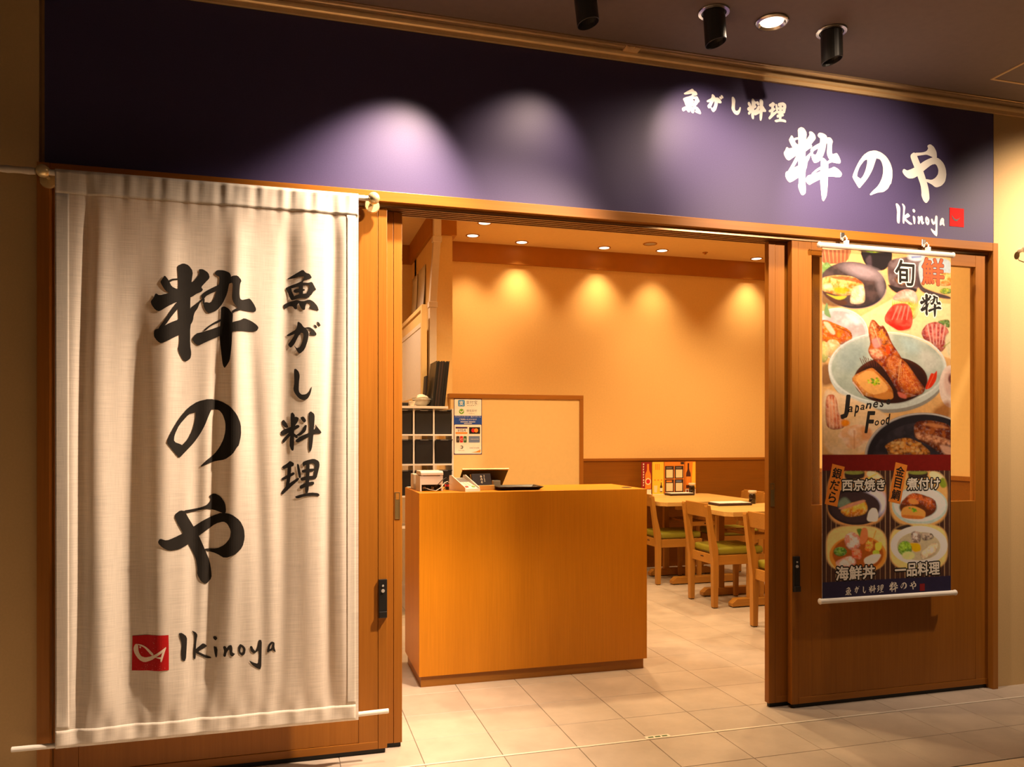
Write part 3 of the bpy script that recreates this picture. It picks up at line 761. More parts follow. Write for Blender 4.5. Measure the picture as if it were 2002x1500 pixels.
# ================================================================= SIGN BOARD
sg = thing('sign_board', 'long dark navy fascia sign with white brush lettering above the doors', 'sign', (1.34, 0.0, 2.312))
ob('panel', bx(-0.867, 3.543, 0.0, 0.03, 2.312, 2.993), M['navy'], sg, bevel=0.001)
SIGN = [('sui', 2.278, 2.608, 2.451, 2.800), ('no', 2.668, 2.905, 2.501, 2.730), ('ya', 2.964, 3.237, 2.491, 2.795), ('iki', 2.924, 3.227, 2.327, 2.480),
        ('uo', 1.738, 1.838, 2.800, 2.914), ('ga', 1.865, 1.955, 2.816, 2.902), ('shi', 1.996, 2.047, 2.817, 2.902), ('ryo', 2.079, 2.183, 2.802, 2.909), ('ri', 2.194, 2.293, 2.806, 2.907)]
NAMES = {'sui': 'lettering', 'no': 'lettering', 'ya': 'lettering'}
for key, x0, x1, z0, z1 in SIGN:
    small = key not in NAMES
    g = 0.0028 if key != 'iki' else 0.002
    ps = glyph(key, (x0 + g, x1 - g, z0 + g, z1 - g))
    bm = B()
    pc_ = [chaikin(p) for p in ps]; fill_polys(bm, pc_ + grow_polys(pc_, g), -0.0008, False)
    ob('lettering', bm, M['sign_white'], sg, label='white lettering')
seal_box = (3.257, 3.348, 2.387, 2.482)
ob('emblem', fill_polys(B(), [[(3.257, 2.387), (3.348, 2.387), (3.348, 2.482), (3.257, 2.482)]], -0.0015, False), M['sign_red'], sg, label='red square emblem with a fish')
fb = B()
fill_polys(fb, [[(3.268, 2.449), (3.276, 2.436), (3.287, 2.426), (3.300, 2.423), (3.313, 2.428), (3.324, 2.437), (3.312, 2.422), (3.300, 2.414), (3.285, 2.417), (3.273, 2.428)]], -0.0025)
ob('fish_mark', fb, M['sign_dark'], sg)

# ================================================================= CURTAIN
CX0, CX1, CZ0, CZ1 = -0.803, 0.266, 0.190, 2.262
FOLDS = [(-0.715, 0.020, 0.022, 0.02, 0.0, 2.2), (-0.655, 0.035, -0.012, 0.0, 0.0, 2.3), (-0.55, 0.045, 0.020, 0.015, 0.2, 1.5), (-0.515, 0.022, 0.010, -0.02, 0.25, 1.2), (-0.44, 0.040, -0.012, 0.01, 0.2, 2.2),
         (-0.335, 0.030, 0.014, 0.0, 0.25, 1.0), (-0.27, 0.026, 0.018, 0.03, 0.25, 1.3), (-0.20, 0.035, -0.012, 0.02, 0.2, 2.2), (-0.12, 0.030, 0.010, -0.03, 0.3, 1.4), (-0.02, 0.030, 0.010, 0.02, 0.2, 2.0),
         (0.075, 0.040, -0.008, 0.0, 0.3, 2.2), (0.155, 0.022, 0.014, 0.01, 0.3, 2.1), (0.21, 0.02, -0.006, 0.0, 0.3, 2.1)]
def fold(x, z):
    d = 0.0
    t = (z - CZ0) / (CZ1 - CZ0)
    e = min(1.0, max(0.0, t / 0.10)) * min(1.0, max(0.0, (1 - t) / 0.10))
    for xc, w, a, s, z0, z1 in FOLDS:
        k = 1.0
        if z < z0: k *= math.exp(-((z - z0) / 0.15) ** 2)
        if z > z1: k *= math.exp(-((z - z1) / 0.35) ** 2)
        q = (x - xc - s * (z - 1.2) - 0.006 * math.sin(3.1 * z + xc * 9)) / w
        d += a * k * math.exp(-q * q)
    d *= 0.82 * (0.25 + 0.75 * e)
    d += 0.0035 * math.sin(x * 21 + 1.4 * z) * e
    # gathers under the rod and above the lower hem
    g = math.exp(-((CZ1 - z) / 0.10) ** 2)
    d += 0.0022 * g * (math.sin(x * 95 + 3 * z) + 0.6 * math.sin(x * 151 - 8 * z))
    g = math.exp(-((z - CZ0 - 0.05) / 0.07) ** 2)
    d += 0.0022 * g * (math.sin(x * 61 + 12 * z) + 0.5 * math.sin(x * 117 - 20 * z))
    return d
def cloth_y(x, z): return -0.114 + fold(x, z)

ct = thing('entrance_curtain', 'tall off-white linen shop curtain with black brush lettering over left door', 'curtain', (-0.27, -0.1, CZ0))
NXC, NZC = 220, 200
bm = B()
grid = []
zs = [CZ1 - (CZ1 - CZ0) * j / NZC for j in range(NZC + 1)]
prof = [(-0.098, 2.268), (-0.107, 2.267)] + [(None, z) for z in zs] + [(-0.108, 0.186), (-0.098, 0.185)]
for yv, z in prof:
    row = []
    for i in range(NXC + 1):
        x = CX0 + (CX1 - CX0) * i / NXC
        zz = min(max(z, CZ0), CZ1)
        row.append(bm.verts.new((x, cloth_y(x, z) if yv is None else yv, z)))
    grid.append(row)
for a, b in zip(grid, grid[1:]):
    for i in range(NXC): bm.faces.new((a[i], b[i], b[i + 1], a[i + 1]))
ob('cloth', bm, M['linen'], ct, smooth=True)
def band(name, x0, x1, z0, z1, off, nx, nz, mat):
    bm = B(); g = []
    for j in range(nz + 1):
        z = z0 + (z1 - z0) * j / nz
        g.append([bm.verts.new((x0 + (x1 - x0) * i / nx, cloth_y(x0 + (x1 - x0) * i / nx, z) - off, z)) for i in range(nx + 1)])
    for a, b in zip(g, g[1:]):
        for i in range(nx): bm.faces.new((a[i], a[i + 1], b[i + 1], b[i]))
    o = ob(name, bm, M[mat], ct, smooth=True)
    md = o.modifiers.new('thickness', 'SOLIDIFY'); md.thickness = 0.0012; md.offset = 1
    return o
band('top_hem', CX0 + 0.001, CX1 - 0.001, 2.178, 2.261, 0.0012, 170, 8, 'linen_hem')
band('bottom_hem', CX0 + 0.001, CX1 - 0.012, 0.191, 0.252, 0.0016, 170, 6, 'linen_hem')
band('side_hem', CX0 + 0.001, CX0 + 0.045, 0.252, 2.178, 0.0008, 8, 120, 'linen')
band('side_hem', CX1 - 0.045, CX1 - 0.012, 0.252, 2.178, 0.0008, 8, 120, 'linen')

def on_cloth(name, polys, mat, off, label=None, smooth=True):
    bm = fill_polys(B(), polys, 0.0, smooth)
    xs = [v.co.x for v in bm.verts]; zz = [v.co.z for v in bm.verts]
    for step, axis, lo, hi in ((0.008, 'x', min(xs), max(xs)), (0.03, 'z', min(zz), max(zz))):
        t = math.floor(lo / step) * step
        while t < hi:
            co = (t, 0, 0) if axis == 'x' else (0, 0, t)
            no = (1, 0, 0) if axis == 'x' else (0, 0, 1)
            bmesh.ops.bisect_plane(bm, geom=bm.verts[:] + bm.edges[:] + bm.faces[:], plane_co=co, plane_no=no)
            t += step
    for v in bm.verts: v.co.y = cloth_y(v.co.x, v.co.z) - off + v.co.y
    return ob(name, bm, M[mat], ct, label=label)
for key in ('sui', 'no', 'ya', 'uo', 'ga', 'shi', 'ryo', 'ri', 'iki'):
    on_cloth('lettering', glyph(key), 'ink', 0.0018, 'black brush lettering')
on_cloth('emblem', glyph('seal'), 'seal', 0.0016, 'red square emblem', False)
sp = []
sx = [q[0] / 1000 for p in GLYPHS['seal'] for q in p]; sz = [q[1] / 1000 for p in GLYPHS['seal'] for q in p]
for k in range(46):
    x = random.uniform(min(sx) + 0.004, max(sx) - 0.004); z = random.choice((random.uniform(min(sz) + 0.003, min(sz) + 0.022), random.uniform(min(sz) + 0.003, max(sz) - 0.006)))
    r = random.uniform(0.0004, 0.0011)
    sp.append([(x + r * 1.6, z), (x, z + r), (x - r, z - r * 0.4)])
on_cloth('fish_mark', glyph('fish') , 'seal_light', 0.0024, 'white fish outline')
sk0 = on_cloth('speckle', sp, 'seal_light', 0.0022, None, False); sk0['kind'] = 'stuff'
rb = tube(B(), [(-0.945, -0.1, 0.196), (-0.2, -0.1, 0.1955), (0.386, -0.1, 0.208)], 0.0095, 14)
ob('weight_rod', rb, M['white_tube'], ct, label='white rod through the lower hem', smooth=False, bevel=0.002)

rod = thing('curtain_rod', 'white curtain rod with brass ball brackets along the header', 'curtain rod', (-0.27, -0.1, 2.253))
ob('tube', tube(B(), [(-0.86, -0.1, 2.254), (0.325, -0.1, 2.254)], 0.0105, 16), M['white_tube'], rod, smooth=True)
wr_pts = [(-1.75 + 0.88 * k / 40, -0.1, 2.2535) for k in range(41)]
ob('wrapped_end', tube(B(), wr_pts, 0.013, 14, [0.0115 + 0.0022 * (k % 3 == 0) for k in range(41)]), M['wrap'], rod, smooth=True, label='cloth wrapped rod end')
def bracket(x):
    n = 20
    b = B()
    frustum(b, [(x + 0.031 * math.cos(2 * PI * k / n), -0.030, 2.246 + 0.031 * math.sin(2 * PI * k / n)) for k in range(n)], [(x + 0.028 * math.cos(2 * PI * k / n), -0.038, 2.246 + 0.028 * math.sin(2 * PI * k / n)) for k in range(n)])
    frustum(b, [(x + 0.009 * math.cos(2 * PI * k / n), -0.036, 2.254 + 0.009 * math.sin(2 * PI * k / n)) for k in range(n)], [(x + 0.009 * math.cos(2 * PI * k / n), -0.09, 2.254 + 0.009 * math.sin(2 * PI * k / n)) for k in range(n)])
    bmesh.ops.create_uvsphere(b, u_segments=20, v_segments=12, radius=0.024, matrix=Matrix.Translation((x, -0.1, 2.257)))
    bmesh.ops.recalc_face_normals(b, faces=b.faces)
    ob('bracket', b, M['brass'], rod, label='brass ball bracket', smooth=True)
    for dx, dz in ((0.0, -0.021), (0.019, 0.008), (-0.019, 0.008)): pass
bracket(0.327); bracket(-0.845)

# ================================================================= MALL CEILING FITTINGS
def tilted_spot(x, tx, label):
    t = thing('spotlight', label, 'spotlight', (x, SPOT_Y, MALL_Z), 'black spotlights over the shop front')
    c = (x, SPOT_Y, MALL_Z)
    ob('flange', lathe(B(), [(0.062, 0.0), (0.064, -0.003), (0.062, -0.006), (0.050, -0.007), (0.047, -0.002), (0.047, 0.0)], c, 28), M['steel'], t, label='thin metal ring', smooth=True)
    ob('socket', lathe(B(), [(0.0, 0.0005), (0.047, 0.0005), (0.047, -0.004), (0.0, -0.006)], c, 24), M['fixture'], t)
    body = lathe(B(), [(0.0, 0.01), (0.043, 0.01), (0.044, 0.004), (0.044, -0.117), (0.041, -0.118), (0.040, -0.10), (0.034, -0.085), (0.0, -0.08)], c, 28)
    # straight barrel, front end cut on a slant
    for v in body.verts:
        if v.co.z < MALL_Z - 0.09: v.co.z += 0.35 * (v.co.y - SPOT_Y) * -1.0
    rot_bm(body, 0.26, 'X', c)
    rot_bm(body, -0.24, 'Y', c)
    ob('barrel', body, M['fixture'], t, smooth=False, bevel=0.0015)
    return t
for (x, tx, tz, w), lab in zip(SPOTS[1:4], ('black tilted ceiling spotlight cut by the top edge of the photo', 'black tilted ceiling spotlight left of the lit recessed downlight', 'black tilted ceiling spotlight right of the lit recessed downlight')):
    tilted_spot(x, tx, lab)
def downlight(x, y, z, r, label, cat='downlight', group=None, name='downlight', face='lampface', ring='steel'):
    t = thing(name, label, cat, (x, y, z), group)
    c = (x, y, z)
    ob('ring', lathe(B(), [(r, 0.0), (r * 1.02, -0.003), (r * 0.98, -0.006), (r * 0.82, -0.005), (r * 0.80, -0.001)], c, 28), M[ring], t, smooth=True)
    ob('lamp_face', lathe(B(), [(0.0, -0.0035), (r * 0.80, -0.0035), (r * 0.80, -0.0005), (0.0, -0.0005)], c, 28), M[face], t)
    return t
t = thing('downlight', 'lit round recessed downlight between two black ceiling spotlights', 'downlight', (1.93, SPOT_Y, MALL_Z))
c = (1.93, SPOT_Y, MALL_Z)
ob('ring', lathe(B(), [(0.066, 0.0), (0.068, -0.004), (0.064, -0.009), (0.056, -0.010), (0.050, -0.004), (0.046, -0.001)], c, 32), M['steel'], t, smooth=True)
ob('lamp_face', lathe(B(), [(0.0, -0.003), (0.046, -0.003), (0.046, -0.0005), (0.0, -0.0005)], c, 28), M['lampface_m'], t)
h = thing('ceiling_hatch', 'square access hatch in the dark ceiling near the right wall', 'hatch', (3.62, -0.60, MALL_Z))
hb = B()
for a in ((3.25, 4.0, -0.262, -0.25), (3.25, 4.0, -0.95, -0.938), (3.25, 3.262, -0.938, -0.262), (3.988, 4.0, -0.938, -0.262)): box(hb, a[0], a[1], a[2], a[3], MALL_Z - 0.004, MALL_Z)
ob('frame', hb, M['mallwall'], h)
ob('lid', bx(3.264, 3.986, -0.936, -0.264, MALL_Z - 0.0025, MALL_Z), M['ceil'], h)
k = thing('strip_clip', 'small metal joint clip on the strip between ceiling and sign', 'clip', (1.47, -0.05, 3.0335))
kb = B(); box(kb, 1.435, 1.505, -0.070, -0.022, 3.0275, 3.0335); box(kb, 1.44, 1.468, -0.075, -0.060, 3.0235, 3.0295); box(kb, 1.474, 1.50, -0.075, -0.060, 3.0235, 3.0295)
ob('plate', kb, M['brass_trim'], k, bevel=0.001)

hk = thing('wall_hook', 'small white wall hook with a loose cord on right beige wall', 'hook', (3.715, 0.0, 2.286))
hb = B(); bmesh.ops.create_uvsphere(hb, u_segments=16, v_segments=10, radius=0.017, matrix=Matrix.Translation((3.712, -0.035, 2.289)))
frustum(hb, [(3.712 + 0.012 * math.cos(2 * PI * q / 14), 0.0, 2.289 + 0.012 * math.sin(2 * PI * q / 14)) for q in range(14)], [(3.712 + 0.007 * math.cos(2 * PI * q / 14), -0.03, 2.289 + 0.007 * math.sin(2 * PI * q / 14)) for q in range(14)])
ob('knob', hb, M['white_tube'], hk, smooth=True)
ob('cord', tube(B(), [(3.714, -0.03, 2.278), (3.722, -0.03, 2.262), (3.745, -0.025, 2.252), (3.80, -0.02, 2.238), (3.86, -0.01, 2.232)], 0.0022, 6), M['plast_g'], hk)
fp = thing('floor_plate', 'small white plate with dark slots set in the threshold', 'floor plate', (1.545, -0.148, 0.0))
ob('plate', bx(1.487, 1.603, -0.163, -0.131, 0.0, 0.0022), M['thresh'], fp)
for q in range(3): ob('slot', bx(1.500 + 0.033 * q, 1.524 + 0.033 * q, -0.152, -0.142, 0.0022, 0.003), M['p_dgreen'], fp)
# ================================================================= INNER CEILING FITTINGS
labs = ['lit inner downlight nearest the slotted ceiling vent', 'lit inner downlight just right of the pillar, close to the brown band', 'lit inner downlight by the back wall, second from the left along the brown band',
        'lit inner downlight by the back wall, just left of the dark round speaker', 'lit inner downlight just right of the dark round ceiling speaker', 'lit inner downlight rightmost, close to the right sliding doors']
for (x, y), lb in zip(ROOM_IN_VIEW, labs):
    downlight(x, y, ROOM_Z, 0.062, lb, group='lit downlights inside the shop', ring='kick')
sp_ = thing('ceiling_speaker', 'dark round speaker in the inner ceiling between the lit downlights', 'speaker', (3.30, 3.56, ROOM_Z))
c = (3.30, 3.56, ROOM_Z)
ob('ring', lathe(B(), [(0.066, 0.0), (0.067, -0.004), (0.058, -0.006), (0.054, -0.001)], c, 28), M['crown'], sp_, smooth=True)
ob('grille', lathe(B(), [(0.0, -0.003), (0.054, -0.002), (0.054, -0.0005), (0.0, -0.0005)], c, 28), M['plast_g'], sp_)
sk = thing('sprinkler', 'tiny round sprinkler head in the inner ceiling', 'sprinkler', (3.98, 3.73, ROOM_Z))
ob('head', lathe(B(), [(0.028, 0.0), (0.027, -0.004), (0.012, -0.006), (0.012, -0.018), (0.0, -0.020)], (3.98, 3.73, ROOM_Z), 18), M['crown'], sk, smooth=True)
av = thing('air_vent', 'slotted air vent in the inner ceiling beside the header', 'vent', (1.86, 3.12, ROOM_Z))
vb = B()
for a in ((1.70, 2.00, 2.99, 3.01), (1.70, 2.00, 3.25, 3.27), (1.70, 1.72, 3.01, 3.25), (1.98, 2.00, 3.01, 3.25)): box(vb, a[0], a[1], a[2], a[3], ROOM_Z - 0.006, ROOM_Z)
ob('frame', vb, M['ceil_in'], av)
ob('backing', bx(1.72, 1.98, 3.01, 3.25, ROOM_Z - 0.001, ROOM_Z + 0.001), M['crown'], av)
for q in range(5): ob('slat', prism(B(), [(1.735 + 0.05 * q, ROOM_Z - 0.006), (1.757 + 0.05 * q, ROOM_Z - 0.006), (1.765 + 0.05 * q, ROOM_Z), (1.743 + 0.05 * q, ROOM_Z)], 'y', 3.01, 3.25), M['ceil_in'], av)
ac = thing('ceiling_panel', 'faint square service panel in the inner ceiling right of the vent', 'hatch', (2.36, 3.1, ROOM_Z))
pb = B()
for a in ((2.16, 2.54, 2.90, 2.908), (2.16, 2.54, 3.262, 3.27), (2.16, 2.168, 2.908, 3.262), (2.532, 2.54, 2.908, 3.262)): box(pb, a[0], a[1], a[2], a[3], ROOM_Z - 0.005, ROOM_Z)
ob('frame', pb, M['crown'], ac)
ob('lid', bx(2.169, 2.531, 2.909, 3.261, ROOM_Z - 0.003, ROOM_Z), M['ceil_in'], ac)

# ================================================================= PARTITION, DUCT, KITCHEN SIDE
pt = thing('partition', 'shoulder-high pale partition with wooden cap rail behind the counter', 'partition', (1.83, 3.04, 0))
ob('panel', bx(1.262, 2.372, 3.0, 3.07, 0, 1.625), M['cream_pale'], pt)
ob('cap_rail', bx(1.250, 2.407, 2.99, 3.08, 1.625, 1.663), M['door_h'], pt, bevel=0.002)
ob('end_post', bx(2.372, 2.407, 2.99, 3.08, 0, 1.625), M['door_v'], pt, bevel=0.002)

du = thing('white_duct', 'white angled cable duct running down the pillar from the ceiling', 'duct', (1.12, 3.05, 0))
def onplane(px, py, Y):
    s_, c_ = math.sin(YAW), math.cos(YAW)
    a = (px - 1001.0) / 1540.0
    t = (Y - CAM.y) / (c_ - a * s_)
    return (CAM.x + t * (a * c_ + s_), Y, CAM.z - t * (py - 857.0) / 1540.0)
def duct_piece(name, pl, pr, y0, y1):
    """pl, pr: left and right edge points (x,z) from top to bottom"""
    b = B()
    r = [[b.verts.new(p) for p in ((l[0], y0, l[1]), (q[0], y0, q[1]), (q[0], y1, q[1]), (l[0], y1, l[1]))] for l, q in zip(pl, pr)]
    for s, t_ in zip(r, r[1:]):
        for k in range(4): b.faces.new((s[k], s[(k + 1) % 4], t_[(k + 1) % 4], t_[k]))
    b.faces.new(r[0]); b.faces.new(r[-1])
    bmesh.ops.recalc_face_normals(b, faces=b.faces)
    return ob(name, b, M['duct'], du, bevel=0.003)
DX = 1.1395
duct_piece('upper_length', [(1.128, ROOM_Z), (1.128, 2.90)], [(1.188, ROOM_Z), (1.188, 2.90)], 3.005, 3.066)
duct_piece('slanted_length', [(1.126, 2.90), (1.092, 2.38)], [(1.184, 2.90), (1.150, 2.38)], 3.005, 3.066)
duct_piece('lower_length', [(1.092, 2.38), (1.092, 0.0)], [(1.150, 2.38), (1.150, 0.0)], 3.005, 3.066)
ob('joint', bx(1.118, 1.192, 2.998, 3.068, 2.885, 2.93), M['duct'], du, bevel=0.003)
ob('joint', bx(1.085, 1.157, 2.998, 3.068, 2.355, 2.40), M['duct'], du, bevel=0.003)

def notice(y0, y1, z0, z1, lab):
    t = thing('wall_notice', lab, 'notice', (1.125, (y0 + y1) / 2, z0))
    b = B()
    n = 8
    r0 = []; r1 = []
    for k in range(n + 1):
        f = k / n
        xo = 1.132 - 0.030 * f * f
        r0.append([b.verts.new((xo, y0, z1 + (z0 - z1) * f)), b.verts.new((xo - 0.004, y1, z1 + (z0 - z1) * f))])
    for a, c_ in zip(r0, r0[1:]): b.faces.new((a[0], a[1], c_[1], c_[0]))
    o = ob('sheet', b, M['paper'], t, smooth=True)
    md = o.modifiers.new('thickness', 'SOLIDIFY'); md.thickness = 0.0015
    ob('tape', bx(1.1345, 1.1395, y0 + 0.10, y1 - 0.10, z1 - 0.012, z1 + 0.004), M['paper'], t)
notice(3.46, 3.80, 2.35, 2.80, 'curling white notice on the kitchen side wall nearer the white duct')
notice(3.88, 4.15, 2.32, 2.80, 'curling white notice on the kitchen side wall farther behind its twin')

ks = thing('kitchen_screen', 'pale framed kitchen screen standing left of the white duct', 'screen', (1.0, 3.3, 0))
ob('frame_post', bx(0.985, 1.025, 2.74, 2.80, 0, 2.33), M['cream_pale'], ks, bevel=0.002)
ob('frame_post', bx(0.985, 1.025, 3.90, 3.96, 0, 2.33), M['cream_pale'], ks, bevel=0.002)
ob('top_rail', bx(0.985, 1.025, 2.80, 3.90, 2.295, 2.33), M['cream_pale'], ks, bevel=0.002)
ob('middle_rail', bx(0.988, 1.022, 2.80, 3.90, 1.60, 1.63), M['cream_pale'], ks)
ob('panel', bx(0.998, 1.012, 2.80, 3.90, 1.63, 2.17), M['frost'], ks, label='frosted panel')
ob('roller', bx(0.993, 1.017, 2.80, 3.90, 2.17, 2.205), M['duct'], ks)
ob('upper_panel', bx(0.998, 1.012, 2.80, 3.90, 2.205, 2.295), M['cream_pale'], ks)
ob('lower_panel', bx(0.998, 1.012, 2.80, 3.90, 0.0, 1.60), M['frost'], ks)

# ---- rack of black file boxes
RY0, RY1 = 2.47, 2.72
rk = thing('file_rack', 'white wire-frame rack behind the counter full of black file boxes', 'rack', (0.95, 2.6, 0))
for x in (0.735, 0.882, 1.030, 1.172): ob('upright', bx(x - 0.006, x + 0.006, RY0, RY1, 0, 1.518), M['plast_w'], rk, bevel=0.001)
ob('top_board', bx(0.728, 1.135, RY0 - 0.01, RY1 + 0.01, 1.518, 1.536), M['plast_w'], rk, bevel=0.001)
for z in (1.318, 1.100, 0.868, 0.64):
    for i, (a, b_) in enumerate(((0.741, 0.876), (0.888, 1.024), (1.036, 1.166))):
        ob('shelf', bx(a, b_, RY0, RY1, z, z + 0.012), M['plast_w'], rk)
def file_box(xc, w, z, h, lean, lab, turn=0.0):
    t = thing('file_box', lab, 'file box', (xc, RY0 + 0.01, z), 'black file boxes in the rack', turn)
    a = w / 2
    b = B()
    prism(b, [(0.0, 0.0), (0.20, 0.0), (0.20, h * 0.92), (-lean, h * 0.97)], 'x', -a * 0.94, a * 0.94)
    ob('body', b, M['blackm'], t, local=True, bevel=0.002)
    r = B(); box(r, -a, a, -lean - 0.007, -lean + 0.006, h * 0.955, h)
    ob('lip', r, M['black'], t, local=True, bevel=0.001)
    g = B(); box(g, -a * 0.45, a * 0.45, -lean - 0.0085, -lean - 0.006, h * 0.965, h * 0.975)
    ob('label_strip', g, M['plast_g'], t, local=True)
cols = ((0.808, 0.130), (0.956, 0.130), (1.100, 0.126))
word_c = ('left', 'middle', 'right'); word_r = ('top', 'middle', 'lower')
for r_, (z, h_) in enumerate(((1.3302, 0.178), (1.1122, 0.180), (0.8802, 0.188))):
    for c_, (xc, w_) in enumerate(cols):
        lean = 0.01 + 0.012 * r_ + (0.03 if c_ == 2 and r_ == 1 else 0)
        file_box(xc, w_, z, h_, lean, 'black file box in the %s row of the rack, %s column' % (word_r[r_], word_c[c_]), 0.0)
# things on top of the rack
bw = thing('ribbed_bowl', 'pale ribbed bowl holding rolled cloths on top of the file rack', 'bowl', (0.955, 2.56, 1.536))
ob('bowl', lathe(B(), [(0.0, 0.004), (0.034, 0.0), (0.036, 0.006), (0.055, 0.022), (0.068, 0.045), (0.069, 0.050), (0.073, 0.052), (0.070, 0.058), (0.073, 0.063), (0.067, 0.063), (0.060, 0.040), (0.030, 0.012), (0.0, 0.011)], (0.955, 2.56, 1.536), 36), M['bowl'], bw, smooth=True)
for (dx, dy, dz, a, l, lab) in ((-0.010, -0.012, 0.062, 0.5, 0.075, 'rolled cream cloth leftmost in the ribbed bowl'), (0.020, 0.0, 0.066, -0.5, 0.070, 'rolled cream cloth rightmost in the ribbed bowl'), (0.0, 0.022, 0.075, 0.1, 0.07, 'rolled cream cloth at the back of the ribbed bowl')):
    p0 = Vector((0.955 + dx, 2.56 + dy, 1.536 + dz)); d = Vector((math.cos(a), 0.3, math.sin(a) * 0.35)).normalized() * l / 2
    pts = [p0 + d * (k / 4.0 - 1) for k in range(9)]
    o = ob('rolled_cloth', tube(B(), pts, 0.014, 12, [0.006, 0.013, 0.0165, 0.018, 0.0185, 0.018, 0.0165, 0.013, 0.006]), M['towel'], None, label=lab, cat='cloth', group='rolled cloths in the ribbed bowl', smooth=True)
ob('black_case', bx(0.745, 0.848, 2.50, 2.62, 1.536, 1.562), M['blackm'], None, label='flat black case at the left end of the rack top', cat='case', bevel=0.004)
sc = thing('shell_dish', 'small cream dish beside the flat black case on the rack', 'dish', (0.872, 2.50, 1.536))
ob('dish', lathe(B(), [(0.0, 0.004), (0.014, 0.0), (0.026, 0.035), (0.024, 0.036), (0.012, 0.006), (0.0, 0.005)], (0.872, 2.50, 1.536), 20), M['towel'], sc, smooth=True)
def menu_book(x, y0, y1, z0, h_, th, lean, mat, lab, page=True):
    t = thing('menu_book', lab, 'menu', (x, (y0 + y1) / 2, z0), 'menu folders standing on the rack')
    cov = B(); prism(cov, [(0, 0), (0.004, 0), (0.004 + lean, h_), (lean, h_)], 'y', -(y1 - y0) / 2, (y1 - y0) / 2)
    prism(cov, [(th - 0.004, 0), (th, 0), (th + lean, h_), (th - 0.004 + lean, h_)], 'y', -(y1 - y0) / 2, (y1 - y0) / 2)
    ob('cover', cov, M[mat], t, local=True)
    pg = B(); k = h_ - 0.012
    prism(pg, [(0.0042, 0.002), (th - 0.0042, 0.002), (th - 0.0042 + lean * k / h_, k), (0.0042 + lean * k / h_, k)], 'y', -(y1 - y0) / 2 + 0.004, (y1 - y0) / 2 - 0.004)
    ob('pages', pg, M['p_brown'] if page else M['blackm'], t, local=True)
mx = 1.020
words_m = ['black menu folder facing the bowl, leftmost of the tall stack', 'brown-edged menu folder second from the bowl in the tall stack', 'brown-edged menu folder third from the bowl in the tall stack', 'black menu folder fourth from the bowl in the tall stack', 'black menu folder at the right end of the tall stack']
for i in range(5):
    menu_book(1.014 + 0.0195 * i, 2.46, 2.73, 1.536, 0.335 - 0.004 * (i % 2), 0.0185, 0.036, 'black' if i in (0, 3, 4) else 'blackm', words_m[i], i in (1, 2))
menu_book(0.985, 2.615, 2.725, 1.536, 0.235, 0.012, 0.014, 'blackm', 'short black menu folder between the bowl and the tall stack')

# ---- payment sign
PSX0, PSX1, PSZ0, PSZ1, PSY = 1.289, 1.523, 1.167, 1.622, 2.9985
ps_ = thing('payment_sign', 'upright sign of accepted payment logos on the pale partition', 'sign', ((PSX0 + PSX1) / 2, 3.0, PSZ0))
def U(u): return PSX0 + (PSX1 - PSX0) * u
def V(v): return PSZ1 + (PSZ0 - PSZ1) * v
def rrect(u0, u1, v0, v1, r=0.0):
    x0, x1, z0, z1 = U(u0), U(u1), V(v1), V(v0)
    if r == 0: return [(x0, z0), (x1, z0), (x1, z1), (x0, z1)]
    out = []
    for cx, cz, a0 in ((x1 - r, z0 + r, -90), (x1 - r, z1 - r, 0), (x0 + r, z1 - r, 90), (x0 + r, z0 + r, 180)):
        for k in range(4): a = math.radians(a0 + 30 * k); out.append((cx + r * math.cos(a), cz + r * math.sin(a)))
    return out
def disc(u, v, r, n=22): return [(U(u) + r * math.cos(2 * PI * k / n), V(v) + r * math.sin(2 * PI * k / n)) for k in range(n)]
def pflat(name, polys, mat, lvl, label=None): return ob(name, fill_polys(B(), polys, PSY - 0.0005 * lvl, False), M[mat], ps_, label=label)
ob('board', bx(PSX0, PSX1, PSY - 0.0003, 3.0, PSZ0, PSZ1), M['p_purple'], ps_)
pflat('white_field', [rrect(0.02, 0.98, 0.012, 0.305, 0.006), rrect(0.02, 0.98, 0.465, 0.985, 0.008)], 'menu_white', 1)
pflat('blue_band', [rrect(0.0, 1.0, 0.305, 0.46)], 'p_blue', 1)
pflat('logo', [rrect(0.15, 0.385, 0.025, 0.14, 0.006)], 'p_sky', 2, 'blue square logo')
ob('lettering', text_bm('支', U(0.265), V(0.08), 0.036, PSY - 0.0015, 0.02), M['menu_white'], ps_)
ob('lettering', text_bm('支付宝', U(0.63), V(0.065), 0.030, PSY - 0.001, 0.0), M['p_grey'], ps_)
ob('lettering', text_bm('ALIPAY', U(0.63), V(0.122), 0.008, PSY - 0.001, 0.0, 0.078), M['p_grey'], ps_)
pflat('logo', [disc(0.27, 0.23, 0.021)], 'p_green', 2, 'green round logo')
pflat('tick', [[(U(0.20), V(0.222)), (U(0.225), V(0.214)), (U(0.258), V(0.235)), (U(0.335), V(0.208)), (U(0.345), V(0.222)), (U(0.262), V(0.258))]], 'menu_white', 3)
ob('lettering', text_bm('微信支付', U(0.63), V(0.215), 0.020, PSY - 0.001, 0.0), M['p_grey'], ps_)
ob('lettering', text_bm('WeChat Pay', U(0.63), V(0.268), 0.009, PSY - 0.001, 0.0), M['p_grey'], ps_)
ob('lettering', text_bm('クレジットカード・電子マネーも', U(0.5), V(0.325), 0.0105, PSY - 0.001, 0.01, 0.215), M['menu_white'], ps_)
ob('lettering', text_bm('ご利用いただけます', U(0.5), V(0.372), 0.0155, PSY - 0.001, 0.015), M['menu_white'], ps_)
pflat('fine_print', [rrect(0.23, 0.50, 0.410, 0.421), rrect(0.53, 0.76, 0.410, 0.421)], 'menu_white', 2)
